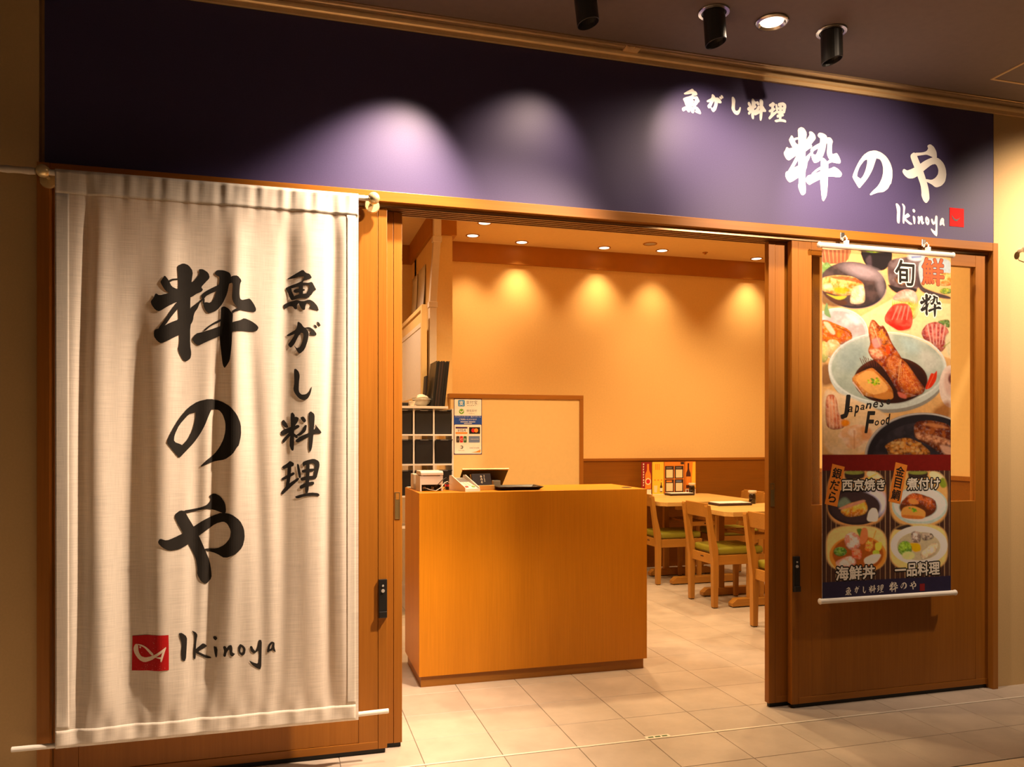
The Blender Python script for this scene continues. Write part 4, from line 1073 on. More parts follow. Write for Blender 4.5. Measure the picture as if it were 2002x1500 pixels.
pflat('fine_print', [rrect(0.36, 0.64, 0.438, 0.448)], 'menu_white', 2)
pflat('logo', [rrect(0.06, 0.48, 0.505, 0.535)], 'p_purple', 2)
pflat('logo', [rrect(0.06, 0.48, 0.60, 0.63)], 'p_orange', 2)
ob('lettering', text_bm('VISA', U(0.28), V(0.568), 0.022, PSY - 0.001, 0.03, 0.066, 0.25), M['p_purple'], ps_)
pflat('logo', [rrect(0.54, 0.93, 0.51, 0.63)], 'ink', 2)
pflat('logo', [disc(0.69, 0.567, 0.017)], 'p_red', 3); pflat('logo', [disc(0.79, 0.567, 0.017)], 'p_orange', 4)
for q, (cl, chh) in enumerate((('p_brown', 'J'), ('p_red', 'C'), ('p_dgreen', 'B'))):
    pflat('logo', [rrect(0.085 + 0.127 * q, 0.198 + 0.127 * q, 0.67, 0.785, 0.006)], cl, 2)
    ob('lettering', text_bm(chh, U(0.142 + 0.127 * q), V(0.728), 0.017, PSY - 0.0015, 0.03), M['menu_white'], ps_)
pflat('logo', [rrect(0.525, 0.92, 0.67, 0.785)], 'p_steel', 2, 'steel blue card logo')
ob('lettering', text_bm('AMERICAN EXPRESS', U(0.735), V(0.725), 0.007, PSY - 0.0015, 0.0, 0.07), M['menu_white'], ps_)
pflat('logo', [disc(0.27, 0.868, 0.0145)], 'p_grey', 2); pflat('logo', [disc(0.25, 0.868, 0.0095)], 'menu_white', 3)
ob('lettering', text_bm('D', U(0.27), V(0.868), 0.013, PSY - 0.002, 0.0), M['p_grey'], ps_)
ob('lettering', text_bm('Diners Club', U(0.27), V(0.925), 0.007, PSY - 0.001, 0.0), M['p_grey'], ps_)
ob('lettering', text_bm('DISCOVER', U(0.735), V(0.882), 0.011, PSY - 0.001, 0.01, 0.082), M['p_grey'], ps_)
pflat('logo', [[(U(0.62), V(0.965)), (U(0.80), V(0.945)), (U(0.95), V(0.91)), (U(0.95), V(0.965))]], 'p_orange', 2)

# ================================================================= COUNTER AND WHAT STANDS ON IT
CT = 1.014
cn = thing('reception_counter', 'honey-coloured wooden reception counter with recessed plinth just inside the doorway', 'counter', (1.30, 1.05, 0))
ob('front_panel', bx(0.653, 1.947, 0.800, 0.822, 0.057, CT), M['counter'], cn, bevel=0.001)
ob('side_panel', bx(0.653, 0.675, 0.8225, 1.31, 0.057, CT), M['counter'], cn, bevel=0.001)
ob('side_panel', bx(1.925, 1.947, 0.8225, 1.31, 0.057, CT), M['counter'], cn, bevel=0.001)
ob('worktop', bx(0.6755, 1.9245, 0.8225, 1.31, CT - 0.0235, CT), M['counter_h'], cn, bevel=0.0006)
ob('inner_shelf', bx(0.675, 1.925, 0.83, 1.28, 0.50, 0.52), M['counter_h'], cn)
ob('plinth', bx(0.664, 1.930, 0.812, 1.28, 0.0, 0.057), M['kick'], cn)
ob('cable_grommet', lathe(B(), [(0.030, 0.0), (0.030, 0.002), (0.022, 0.003), (0.020, 0.0008), (0.0, 0.0008)], (1.885, 0.94, CT), 24), M['p_brown'], cn, smooth=True)

pr = thing('receipt_printer', 'boxy pale receipt printer at the left end of the counter', 'printer', (0.745, 1.0, CT))
pb = B(); box(pb, 0.682, 0.806, 0.945, 1.095, CT + 0.035, CT + 0.082); box(pb, 0.682, 0.690, 0.945, 1.095, CT, CT + 0.035); box(pb, 0.798, 0.806, 0.945, 1.095, CT, CT + 0.035); box(pb, 0.690, 0.798, 0.99, 1.095, CT, CT + 0.035)
ob('body', pb, M['plast_w'], pr)
ob('lid', prism(B(), [(0.94, CT + 0.085), (1.095, CT + 0.085), (1.095, CT + 0.108), (0.955, CT + 0.108), (0.94, CT + 0.100)], 'x', 0.684, 0.808), M['plast_w'], pr, bevel=0.003)
ob('socket_bay', bx(0.691, 0.797, 0.985, 0.990, CT + 0.001, CT + 0.034), M['blackm'], pr)
ob('paper_slot', bx(0.70, 0.79, 0.944, 0.955, CT + 0.0815, CT + 0.0852), M['blackm'], pr)
for q in range(4): ob('plug', bx(0.702 + 0.023 * q, 0.716 + 0.023 * q, 0.972, 0.986, CT + 0.008, CT + 0.022), M['black'] if q % 2 else M['plast_g'], pr)
rt = thing('router_box', 'small pale box tucked behind the receipt printer', 'box', (0.70, 1.17, CT))
ob('case', bx(0.672, 0.80, 1.12, 1.22, CT, CT + 0.085), M['plast_w'], rt, bevel=0.003)
cb = thing('cable_loop', 'white and black cables looping beside the receipt printer', 'cable', (0.83, 0.95, CT))
ob('white_cable', tube(B(), [(0.712, 0.968, CT + 0.016), (0.735, 0.93, CT + 0.008), (0.76, 0.905, CT + 0.004), (0.79, 0.915, CT + 0.02), (0.815, 0.94, CT + 0.045), (0.835, 0.96, CT + 0.05), (0.86, 0.985, CT + 0.03), (0.87, 1.0, CT + 0.004)], 0.0022, 7), M['plast_w'], cb, label='white cable')
ob('black_cable', tube(B(), [(0.74, 0.972, CT + 0.014), (0.77, 0.93, CT + 0.03), (0.80, 0.93, CT + 0.06), (0.825, 0.945, CT + 0.072), (0.842, 0.96, CT + 0.055), (0.835, 0.975, CT + 0.025), (0.815, 0.985, CT + 0.004)], 0.0018, 7), M['black'], cb, label='black cable')
ob('black_cable', tube(B(), [(0.705, 0.97, CT + 0.012), (0.72, 0.935, CT + 0.004), (0.75, 0.925, CT + 0.003), (0.775, 0.94, CT + 0.003)], 0.0018, 7), M['black'], cb, label='black cable')
rcx = thing('red_plug_block', 'small red and black plug block beside the cables', 'plug', (0.85, 1.04, CT))
ob('block', bx(0.838, 0.862, 1.025, 1.06, CT, CT + 0.035), M['black'], rcx, bevel=0.002)
ob('red_band', bx(0.8375, 0.8625, 1.0245, 1.0605, CT + 0.018, CT + 0.030), M['p_red'], rcx)

tm = thing('card_terminal', 'white wedge-shaped card terminal with keypad beside the printer', 'card terminal', (0.925, 0.94, CT), None, 0.34)
w_ = 0.047
shell = B()
prism(shell, [(-0.085, 0.0), (0.085, 0.0), (0.085, 0.070), (0.080, 0.082), (0.062, 0.083), (-0.080, 0.022)], 'x', -w_, -w_ + 0.006)
prism(shell, [(-0.085, 0.0), (0.085, 0.0), (0.085, 0.070), (0.080, 0.082), (0.062, 0.083), (-0.080, 0.022)], 'x', w_ - 0.006, w_)
prism(shell, [(-0.085, 0.0), (0.085, 0.0), (0.085, 0.066), (-0.082, 0.014)], 'x', -w_ + 0.006, w_ - 0.006)
ob('shell', shell, M['plast_w'], tm, local=True)
def on_slope(y): return 0.014 + (y + 0.082) / 0.167 * 0.052
def slope_quad(nm, x0, x1, y0, y1, m, lift=0.001):
    b = B(); v = [b.verts.new(p) for p in ((x0, y0, on_slope(y0) + lift), (x1, y0, on_slope(y0) + lift), (x1, y1, on_slope(y1) + lift), (x0, y1, on_slope(y1) + lift))]
    e = [b.verts.new((q.co.x, q.co.y, q.co.z - lift * 0.9)) for q in v]
    b.faces.new(v); b.faces.new(e[::-1])
    for k_ in range(4): b.faces.new((v[k_], v[(k_ + 1) % 4], e[(k_ + 1) % 4], e[k_]))
    ob(nm, b, M[m], tm, local=True)
slope_quad('screen', -0.036, 0.036, 0.02, 0.078, 'p_grey')
slope_quad('keypad', -0.036, 0.036, -0.070, 0.012, 'menu_white')
for i in range(3):
    for j in range(4): slope_quad('key', -0.030 + 0.021 * i, -0.013 + 0.021 * i, -0.046 + 0.0135 * j, -0.036 + 0.0135 * j, 'plast_g' if False else 'plast_w', 0.004)
slope_quad('key', -0.030, -0.013, -0.064, -0.052, 'p_red', 0.004); slope_quad('key', 0.012, 0.029, -0.064, -0.052, 'p_green', 0.004)

st = thing('card_stand', 'wooden stand holding a navy shop card beside the card terminal', 'stand', (1.030, 0.965, CT), None, 0.22)
ob('base', bx(-0.064, 0.064, -0.028, 0.028, 0, 0.026), M['beech_h'], st, local=True, bevel=0.002)
ob('back', prism(B(), [(0.006, 0.026), (0.014, 0.026), (0.032, 0.085), (0.026, 0.085)], 'x', -0.060, 0.060), M['beech'], st, local=True)
nc = thing('shop_card', 'navy card with white brush lettering leaning on the wooden stand', 'card', (1.030, 0.965, CT + 0.0265), None, 0.22)
ob('card', prism(B(), [(-0.006, 0.0), (0.0048, 0.0), (0.0232, 0.062), (0.0126, 0.062)], 'x', -0.057, 0.057), M['navy_paper'], nc, local=True)
def card_glyph(key, cx, cz, h_, par):
    ps = glyph(key, (cx - h_ * 0.45, cx + h_ * 0.45, cz - h_ / 2, cz + h_ / 2))
    b = fill_polys(B(), ps, 0.0)
    for v in b.verts: v.co.y = -0.0068 + 0.3 * v.co.z
    ob('lettering', b, M['sign_white'], par, local=True)
for q, key in enumerate(('sui', 'no', 'ya')): card_glyph(key, -0.003, 0.047 - 0.0155 * q, 0.014, nc)
for q, key in enumerate(('uo', 'ga', 'shi', 'ryo', 'ri')): card_glyph(key, 0.016, 0.053 - 0.008 * q, 0.007, nc)
pc = thing('pen_box', 'small grey box standing right of the navy shop card', 'box', (1.125, 1.02, CT))
ob('case', bx(1.105, 1.145, 1.0, 1.045, CT, CT + 0.048), M['plast_g'], pc, bevel=0.002)
ob('top_slots', bx(1.109, 1.141, 1.004, 1.041, CT + 0.048, CT + 0.0495), M['blackm'], pc)

tb = thing('tablet', 'thin dark tablet register tilted back on its stand above the tray', 'tablet', (1.09, 1.19, CT))
tbl = B(); prism(tbl, [(1.080, CT + 0.108), (1.084, CT + 0.112), (1.225, CT + 0.014), (1.221, CT + 0.008)], 'x', 0.945, 1.215)
ob('back', tbl, M['blackm'], tb, bevel=0.002)
rm = B(); prism(rm, [(1.0785, CT + 0.1095), (1.0825, CT + 0.1145), (1.090, CT + 0.109), (1.086, CT + 0.1035)], 'x', 0.943, 1.217)
ob('rim', rm, M['alu'], tb)
ob('stand', prism(B(), [(1.14, CT), (1.25, CT), (1.25, CT + 0.006), (1.19, CT + 0.03), (1.17, CT + 0.045), (1.155, CT + 0.045), (1.14, CT + 0.006)], 'x', 1.03, 1.13), M['black'], tb)
ty = thing('change_tray', 'shallow black tray with flared rim on the counter', 'tray', (1.23, 0.955, CT))
b = B()
def ring(x0, x1, y0, y1, z): return [(x0, y0, z), (x1, y0, z), (x1, y1, z), (x0, y1, z)]
rr = [ring(1.125, 1.335, 0.895, 1.03, CT), ring(1.098, 1.362, 0.872, 1.053, CT + 0.020), ring(1.104, 1.356, 0.878, 1.047, CT + 0.021), ring(1.130, 1.330, 0.90, 1.025, CT + 0.004)]
vv = [[b.verts.new(p) for p in q] for q in rr]
b.faces.new(vv[0][::-1]); b.faces.new(vv[-1])
for s, t_ in zip(vv, vv[1:]):
    for k_ in range(4): b.faces.new((s[k_], s[(k_ + 1) % 4], t_[(k_ + 1) % 4], t_[k_]))
ob('tray', b, M['black'], ty, bevel=0.002)
lf = thing('leaflet_pile', 'thin pile of pale leaflets on the far left counter corner', 'leaflets', (0.70, 1.255, CT))
for q in range(3): ob('sheet', rot_bm(bx(0.66, 0.76, 1.23, 1.295, CT + 0.0016 * q, CT + 0.0016 * q + 0.0014), 0.05 * q, 'Z', (0.71, 1.26, CT)), M['paper'], lf)

# ================================================================= TABLES
TZ = 0.74
def table(x0, x1, y0, y1, feet, lab):
    t = thing('dining_table', lab, 'table', ((x0 + x1) / 2, (y0 + y1) / 2, 0), 'pale wooden dining tables')
    ch = 0.05
    poly = [(x0 + ch, y0), (x1 - ch, y0), (x1, y0 + ch), (x1, y1 - ch), (x1 - ch, y1), (x0 + ch, y1), (x0, y1 - ch), (x0, y0 + ch)]
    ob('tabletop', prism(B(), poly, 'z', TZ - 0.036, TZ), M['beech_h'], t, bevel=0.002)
    fx0, fx1 = 3.27, 3.93
    for fy in feet:
        ob('foot', prism(B(), [(fx0, 0.008), (fx1, 0.008), (fx1, 0.034), (fx1 - 0.04, 0.066), (fx0 + 0.04, 0.066), (fx0, 0.034)], 'y', fy - 0.032, fy + 0.032), M['beech_shaded_h'], t, bevel=0.002)
        gl = B()
        for gx in (fx0 + 0.05, fx1 - 0.05): box(gl, gx - 0.02, gx + 0.02, fy - 0.02, fy + 0.02, 0.0, 0.008)
        ob('foot_pad', gl, M['blackm'], t)
        for px_ in (fx0 + 0.175, fx1 - 0.205):
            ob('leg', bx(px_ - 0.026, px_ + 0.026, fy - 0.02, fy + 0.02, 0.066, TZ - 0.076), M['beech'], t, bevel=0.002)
        ob('top_bearer', bx(fx0 + 0.05, fx1 + 0.05, fy - 0.024, fy + 0.024, TZ - 0.076, TZ - 0.036), M['beech_shaded_h'], t, bevel=0.002)
        rl = ob('shelf_rail', bx(fx0 + 0.202, fx1 - 0.232, fy - 0.011, fy + 0.011, 0.515, 0.552), M['beech_shaded_h'], t, bevel=0.001)
        ob('bolt', lathe_y((fx0 + fx1) / 2, fy - 0.011, 0.534, 0.007, 0.002), M['p_brown'], rl)
    for q in range(4):
        sx_ = fx0 + 0.225 + 0.05 * q
        ob('shelf_slat', bx(sx_, sx_ + 0.022, feet[0] + 0.011, feet[-1] - 0.011, 0.530, 0.546), M['beech_shaded_h'], t)
    return t
table(3.19, 4.09, 2.01, 2.69, (2.10, 2.54), 'pale wooden dining table nearer the doors with one menu board on its edge')
table(3.13, 4.09, 2.965, 3.91, (3.075, 3.52), 'pale wooden dining table at the back wall carrying the upright leaflets')

def chair(x, y, lab, rz=0.0):
    """front faces +X; origin below the middle of the back legs' line"""
    t = thing('dining_chair', lab, 'chair', (x, y, 0), 'green cushioned dining chairs', rz)
    hw = 0.180; lw = 0.042
    for s in (-1, 1):
        y0, y1 = s * hw - lw / 2, s * hw + lw / 2
        ob('back_leg', prism(B(), [(0.022, 0.006), (0.060, 0.006), (0.066, 0.30), (0.062, 0.45), (0.024, 0.60), (-0.004, 0.785), (-0.032, 0.79), (-0.036, 0.775), (0.0, 0.50), (0.018, 0.36)], 'y', y0, y1), M['beech'], t, local=True, bevel=0.002)
        ob('front_leg', prism(B(), [(0.432, 0.006), (0.462, 0.006), (0.470, 0.40), (0.424, 0.40)], 'y', y0 + 0.004, y1 - 0.004), M['beech'], t, local=True, bevel=0.002)
        ob('side_rail', bx(0.060, 0.426, s * hw - 0.010, s * hw + 0.010, 0.328, 0.402), M['beech_shaded_h'], t, local=True, bevel=0.002)
        gl = B(); box(gl, 0.026, 0.056, y0 + 0.003, y1 - 0.003, 0.0, 0.006); box(gl, 0.435, 0.459, y0 + 0.007, y1 - 0.007, 0.0, 0.006)
        ob('foot_cap', gl, M['blackm'], t, local=True)
    ob('back_rail', bx(0.036, 0.056, -hw + lw / 2, hw - lw / 2, 0.330, 0.402), M['beech_shaded_h'], t, local=True, bevel=0.002)
    ob('front_rail', bx(0.436, 0.456, -hw + lw / 2, hw - lw / 2, 0.335, 0.398), M['beech_shaded_h'], t, local=True, bevel=0.002)
    ob('maker_plate', bx(0.0345, 0.0362, -0.022, 0.022, 0.372, 0.380), M['p_brown'], t, local=True)
    ob('backrest', prism(B(), [(-0.006, 0.690), (0.012, 0.690), (-0.004, 0.800), (-0.022, 0.800)], 'y', -hw + lw / 2 - 0.004, hw - lw / 2 + 0.004), M['beech_shaded_h'], t, local=True, bevel=0.004)
    b = bx(0.064, 0.468, -hw - 0.008, hw + 0.008, 0.4025, 0.462)
    cu = ob('cushion', b, M['vinyl'], t, local=True, smooth=True, bevel=0.022); cu.modifiers['bevel'].segments = 4
    return t
def copy_chair(src, x, y, lab, rz=0.0):
    r = src.copy(); COL.objects.link(r); r.location = (x, y, 0); r['label'] = lab; r.rotation_euler = (0, 0, rz)
    for ch in list(src.children):
        q = ch.copy(); COL.objects.link(q); q.parent = r
        for g_ in ch.children:
            d_ = g_.copy(); COL.objects.link(d_); d_.parent = q
    return r
ch1 = chair(3.095, 2.285, 'green cushioned wooden chair pushed in at the nearer table, middle of the three')
copy_chair(ch1, 3.110, 3.275, 'green cushioned wooden chair half hidden by the counter at the back table')
copy_chair(ch1, 3.050, 1.325, 'green cushioned wooden chair partly hidden behind the right sliding door')
copy_chair(ch1, 4.26, 3.33, 'green cushioned wooden chair on the far side of the back table', PI)

def soy(x, y, lab):
    t = thing('soy_bottle', lab, 'bottle', (x, y, TZ), 'soy sauce bottles on the tables')
    c = (x, y, TZ)
    ob('bottle', lathe(B(), [(0.0, 0.0), (0.027, 0.0), (0.029, 0.004), (0.029, 0.070), (0.026, 0.082), (0.024, 0.086)], c, 24), M['soy'], t, smooth=True)
    ob('collar', lathe(B(), [(0.0245, 0.084), (0.0265, 0.086), (0.0265, 0.092), (0.0245, 0.094)], c, 24), M['plast_g'], t, smooth=True)
    ob('cap', lathe(B(), [(0.024, 0.094), (0.0345, 0.096), (0.036, 0.104), (0.034, 0.112), (0.0, 0.113)], c, 24), M['cap'], t, smooth=True)
soy(3.82, 2.655, 'dark soy bottle with cream cap on the nearer table')
soy(3.872, 3.80, 'dark soy bottle with cream cap in front of the orange leaflet')
def menu_board(x0, x1, y0, y1, lab):
    t = thing('menu_tray', lab, 'menu', ((x0 + x1) / 2, (y0 + y1) / 2, TZ), 'flat menus on the tables')
    ob('board', bx(x0, x1, y0, y1, TZ, TZ + 0.020), M['p_brown'], t, bevel=0.004)
    ob('sheet', bx(x0 + 0.008, x1 - 0.008, y0 + 0.008, y1 - 0.008, TZ + 0.020, TZ + 0.025), M['menu_white'], t, bevel=0.002)
menu_board(3.41, 3.72, 2.50, 2.68, 'flat white-topped menu board on the nearer table')
menu_board(3.565, 3.825, 3.66, 3.79, 'flat white-topped menu board in front of the square-patterned leaflet')

# ---- leaflets standing against the back wall
LY = 3.862
def stand_leaf(x0, x1, z0, z1, mat, lab, name='standing_leaflet'):
    t = thing(name, lab, 'leaflet', ((x0 + x1) / 2, LY, TZ), 'leaflets standing on the back table')
    ob('sheet', bx(x0, x1, LY, LY + 0.003, z0, z1), M[mat], t)
    ob('foot', bx(x0 + 0.005, x1 - 0.005, LY - 0.012, LY + 0.03, TZ, TZ + 0.004), M['menu_white'], t)
    if z0 > TZ + 0.01: ob('back_stay', bx(x0 + 0.03, x1 - 0.03, LY + 0.003, LY + 0.006, TZ + 0.004, z0 + 0.06), M['menu_white'], t)
    return t
def leaf_flat(t, polys, mat, lvl, nm='picture', label=None, sm=False): return ob(nm, fill_polys(B(), polys, LY - 0.0006 * lvl, sm), M[mat], t, label=label)
def bottle_poly(cx, z0, h_, w):
    r = [(0.5, 0.0), (0.5, 0.52), (0.46, 0.60), (0.22, 0.72), (0.17, 0.80), (0.17, 0.97), (0.19, 1.0)]
    return [(cx + a * w, z0 + b_ * h_) for a, b_ in r] + [(cx - a * w, z0 + b_ * h_) for a, b_ in r[::-1]]
t = stand_leaf(3.352, 3.462, 0.795, 1.064, 'p_maroon', 'dark red leaflet with an orange bottle and white lettering')
leaf_flat(t, [bottle_poly(3.423, 0.80, 0.245, 0.062)], 'p_orange', 1)
leaf_flat(t, [[(3.423 + 0.032 * math.cos(k * PI / 10), 0.872 + 0.034 * math.sin(k * PI / 10)) for k in range(20)]], 'p_cream', 2)
leaf_flat(t, [[(3.423 + 0.022 * math.cos(k * PI / 10), 0.872 + 0.022 * math.sin(k * PI / 10)) for k in range(20)]], 'p_red', 3)
leaf_flat(t, [[(3.368 + 0.002 * (q % 2), 1.035 - 0.026 * q), (3.381 - 0.003 * (q % 3), 1.035 - 0.026 * q), (3.381, 1.050 - 0.026 * q), (3.370, 1.052 - 0.026 * q)] for q in range(9)], 'menu_white', 1, 'fine_print')
leaf_flat(t, [[(3.356, 0.742), (3.458, 0.742), (3.458, 0.793), (3.356, 0.793)]], 'menu_white', 1, 'white_foot_card')
t = stand_leaf(3.470, 3.594, 0.745, 1.064, 'p_yellow', 'yellow leaflet with small bottle and glasses')
leaf_flat(t, [[(3.503 + 0.018 * q, 0.985), (3.512 + 0.018 * q, 0.985), (3.512 + 0.018 * q, 1.045), (3.503 + 0.018 * q, 1.045)] for q in range(3)], 'p_orange', 1, 'fine_print')
leaf_flat(t, [[(3.490 + 0.036 * q, 0.878), (3.506 + 0.036 * q, 0.878), (3.506 + 0.036 * q, 0.890), (3.490 + 0.036 * q, 0.890)] for q in range(3)], 'p_orange', 1, 'fine_print')
leaf_flat(t, [bottle_poly(3.566, 0.765, 0.095, 0.026)], 'p_brown', 1); leaf_flat(t, [[(3.553, 0.772), (3.579, 0.772), (3.579, 0.805), (3.553, 0.805)]], 'menu_white', 2)
leaf_flat(t, [[(3.49, 0.76), (3.52, 0.76), (3.525, 0.83), (3.487, 0.83)]], 'p_cream', 1)
t = stand_leaf(3.601, 3.822, 0.745, 1.064, 'p_orange', 'leaflet of four dark squares with blank pale panels')
for i in range(2):
    for j in range(2):
        xa, za = 3.608 + 0.106 * i, 0.762 + 0.134 * j
        leaf_flat(t, [[(xa, za), (xa + 0.098, za), (xa + 0.098, za + 0.127), (xa, za + 0.127)]], 'p_brown', 1, 'panel')
        leaf_flat(t, [[(xa + 0.013, za + 0.010), (xa + 0.085, za + 0.010), (xa + 0.085, za + 0.090), (xa + 0.013, za + 0.090)]], 'p_cream', 2, 'blank_square')
        leaf_flat(t, [[(xa + 0.015, za + 0.100), (xa + 0.075, za + 0.100), (xa + 0.075, za + 0.116), (xa + 0.015, za + 0.116)]], ('p_orange', 'p_steel', 'p_grey', 'p_grey')[i + 2 * j], 2, 'heading_bar')
leaf_flat(t, [[(3.78, 1.038), (3.818, 1.038), (3.818, 1.062), (3.78, 1.062)]], 'p_brown', 1, 'corner_patch')
t = stand_leaf(3.830, 3.948, 0.745, 1.066, 'p_orange', 'orange leaflet with a dark brown bottle behind the soy bottle')
leaf_flat(t, [[(3.90, 0.80), (3.945, 0.80), (3.945, 1.06), (3.915, 1.06)]], 'p_yellow', 1)
leaf_flat(t, [bottle_poly(3.866, 0.80, 0.25, 0.052)], 'p_bottle', 2)
leaf_flat(t, [[(3.842, 0.83), (3.890, 0.83), (3.890, 0.915), (3.842, 0.915)]], 'p_orange', 3)
leaf_flat(t, [[(3.832, 0.747), (3.946, 0.747), (3.946, 0.79), (3.832, 0.79)]], 'menu_white', 1)
leaf_flat(t, [[(3.845 + 0.030 * q, 0.757), (3.862 + 0.030 * q, 0.757), (3.862 + 0.030 * q, 0.780), (3.845 + 0.030 * q, 0.780)] for q in range(3)], 'p_maroon', 2, 'fine_print')
# ================================================================= HANGING POSTER
PX0, PX1, PZ0, PZ1, PY = 2.449, 3.206, 0.532, 2.211, -0.060
po = thing('hanging_poster', 'tall printed food poster hung on white rods over the right sliding door', 'poster', (2.83, PY, PZ0))
NPX, NPZ = 240, 640
gx = np.linspace(PX0, PX1, NPX + 1); gz = np.linspace(PZ1, PZ0, NPZ + 1)
GX, GZ = np.meshgrid(gx, gz)
# print coordinates of the sheet: u across, v down, laid out in the artwork's own units
s_, c_ = math.sin(YAW), math.cos(YAW)
dY = PY - CAM.y
zc_ = GX * s_ + dY * c_
AX = 1001.0 + 1540.0 * (GX * c_ - dY * s_) / zc_
AY = 857.0 - 1540.0 * (GZ - CAM.z) / zc_
A6x, A6y = (AX - 1590.0) * 4.1655, (AY - 460.0) * 4.1655
A7x, A7y = (AX - 1590.0) * 3.2612, (AY - 740.0) * 3.2612
img = np.zeros(GX.shape + (3,))
img[:] = np.array(lin((235, 178, 118)))
def vnoise(X, Y, s, seed):
    r = np.random.default_rng(seed); T = r.random((257, 257))
    x = (X / s) % 256; y = (Y / s) % 256
    i = np.floor(x).astype(int); j = np.floor(y).astype(int); f = x - i; g = y - j
    f = f * f * (3 - 2 * f); g = g * g * (3 - 2 * g)
    return (T[j, i] * (1 - f) + T[j, i + 1] * f) * (1 - g) + (T[j + 1, i] * (1 - f) + T[j + 1, i + 1] * f) * g
def fbm(X, Y, s, seed): return 0.6 * vnoise(X, Y, s, seed) + 0.3 * vnoise(X, Y, s / 2.3, seed + 1) + 0.1 * vnoise(X, Y, s / 5, seed + 2)
def sd_poly(X, Y, p):
    p = np.array(p, float); d = np.full(X.shape, 1e18); sgn = np.zeros(X.shape, int)
    n = len(p)
    for i in range(n):
        a, b = p[i], p[(i + 1) % n]
        ex, ey = b - a; wx, wy = X - a[0], Y - a[1]
        t = np.clip((wx * ex + wy * ey) / (ex * ex + ey * ey + 1e-12), 0, 1)
        d = np.minimum(d, (wx - ex * t) ** 2 + (wy - ey * t) ** 2)
        cond = ((a[1] <= Y) & (b[1] > Y)) | ((a[1] > Y) & (b[1] <= Y))
        xi = a[0] + (Y - a[1]) * ex / (ey if abs(ey) > 1e-9 else 1e-9)
        sgn += (cond & (X < xi)).astype(int)
    return np.where(sgn % 2 == 1, -1, 1) * np.sqrt(d)
class Art:
    def __init__(self, X, Y, unit): self.X, self.Y, self.u = X, Y, unit; self.clip = None
    def lay(self, a, col, alpha=1.0, tex=None):
        c = np.array(lin(col))
        if self.clip is not None: a = a * self.clip
        a = (a * alpha)[..., None]
        src = c[None, None, :] if tex is None else tex
        img[:] = img * (1 - a) + src * a
    def poly(self, p, col, soft=1.0, alpha=1.0, col2=None, s=30, seed=1, sharp=3.0, round_=True):
        if round_: p = chaikin(chaikin(p))
        p_ = np.array(p); m = self.u * (soft + 2)
        a = np.zeros(self.X.shape)
        sel = (self.X > p_[:, 0].min() - m) & (self.X < p_[:, 0].max() + m) & (self.Y > p_[:, 1].min() - m) & (self.Y < p_[:, 1].max() + m)
        if not sel.any(): return
        d = sd_poly(self.X[sel], self.Y[sel], p)
        a[sel] = np.clip(0.5 - d / (self.u * soft * 1.2), 0, 1)
        self.vol = None
        if col2 is not None and s < 45:      # photographed food looks round: paler towards its middle and upper side
            w = 0.22 * min(np.ptp(p_[:, 0]), np.ptp(p_[:, 1])) + 1e-6
            v = np.ones(self.X.shape)
            yy = (self.Y[sel] - p_[:, 1].mean()) / (np.ptp(p_[:, 1]) + 1e-6)
            v[sel] = 0.50 + 0.62 * np.clip(-d / w, 0, 1) ** 0.6 - 0.40 * yy
            self.vol = v
        self.fill(a, col, alpha, col2, s, seed, sharp)
        self.vol = None
    def fill(self, a, col, alpha, col2, s, seed, sharp):
        tex = None
        if col2 is not None:
            n = np.clip((fbm(self.X, self.Y, s, seed) - 0.5) * sharp + 0.5, 0, 1)[..., None]
            tex = np.array(lin(col)) * (1 - n) + np.array(lin(col2)) * n
            v = getattr(self, 'vol', None)
            if v is not None:
                g = np.clip((fbm(self.X, self.Y, s * 0.35, seed + 77) - 0.57) * 5, 0, 1)[..., None]
                tex = np.clip(tex * v[..., None] + g * 0.10, 0, 1)
        self.lay(a, col, alpha, tex)
    def ell(self, cx, cy, rx, ry, col, soft=1.0, alpha=1.0, rot=0.0, col2=None, s=30, seed=1, sharp=3.0):
        ca, sa = math.cos(rot), math.sin(rot)
        x = (self.X - cx) * ca + (self.Y - cy) * sa; y = -(self.X - cx) * sa + (self.Y - cy) * ca
        k = np.sqrt((x / rx) ** 2 + (y / ry) ** 2)
        d = (k - 1) * min(rx, ry)
        self.vol = (0.55 + 0.55 * np.clip(1 - k, 0, 1) ** 0.5 - 0.25 * y / ry) if (col2 is not None and s < 45) else None
        self.fill(np.clip(0.5 - d / (self.u * soft * 1.2), 0, 1), col, alpha, col2, s, seed, sharp)
    def ringe(self, cx, cy, rx, ry, w, col, alpha=1.0, rot=0.0, soft=1.0, part=None):
        ca, sa = math.cos(rot), math.sin(rot)
        x = (self.X - cx) * ca + (self.Y - cy) * sa; y = -(self.X - cx) * sa + (self.Y - cy) * ca
        k = np.sqrt((x / rx) ** 2 + (y / ry) ** 2)
        d = np.abs(k - 1) * min(rx, ry) - w
        a = np.clip(0.5 - d / (self.u * soft * 1.2), 0, 1)
        if part == 'low': a = a * (y > 0)
        if part == 'top': a = a * (y < 0)
        self.lay(a, col, alpha)
    def line(self, pts, w, col, alpha=1.0):
        for a_, b_ in zip(pts, pts[1:]):
            dx, dy = b_[0] - a_[0], b_[1] - a_[1]; L = math.hypot(dx, dy) + 1e-9
            nx, ny = -dy / L * w, dx / L * w
            self.poly([(a_[0] + nx, a_[1] + ny), (b_[0] + nx * 0.6, b_[1] + ny * 0.6), (b_[0] - nx * 0.6, b_[1] - ny * 0.6), (a_[0] - nx, a_[1] - ny)], col, 1.0, alpha, round_=False)

T = Art(A6x, A6y, 4.17)
n0 = fbm(A6x, A6y, 120, 5)[..., None]
img[:] = img * (0.82 + 0.36 * n0)
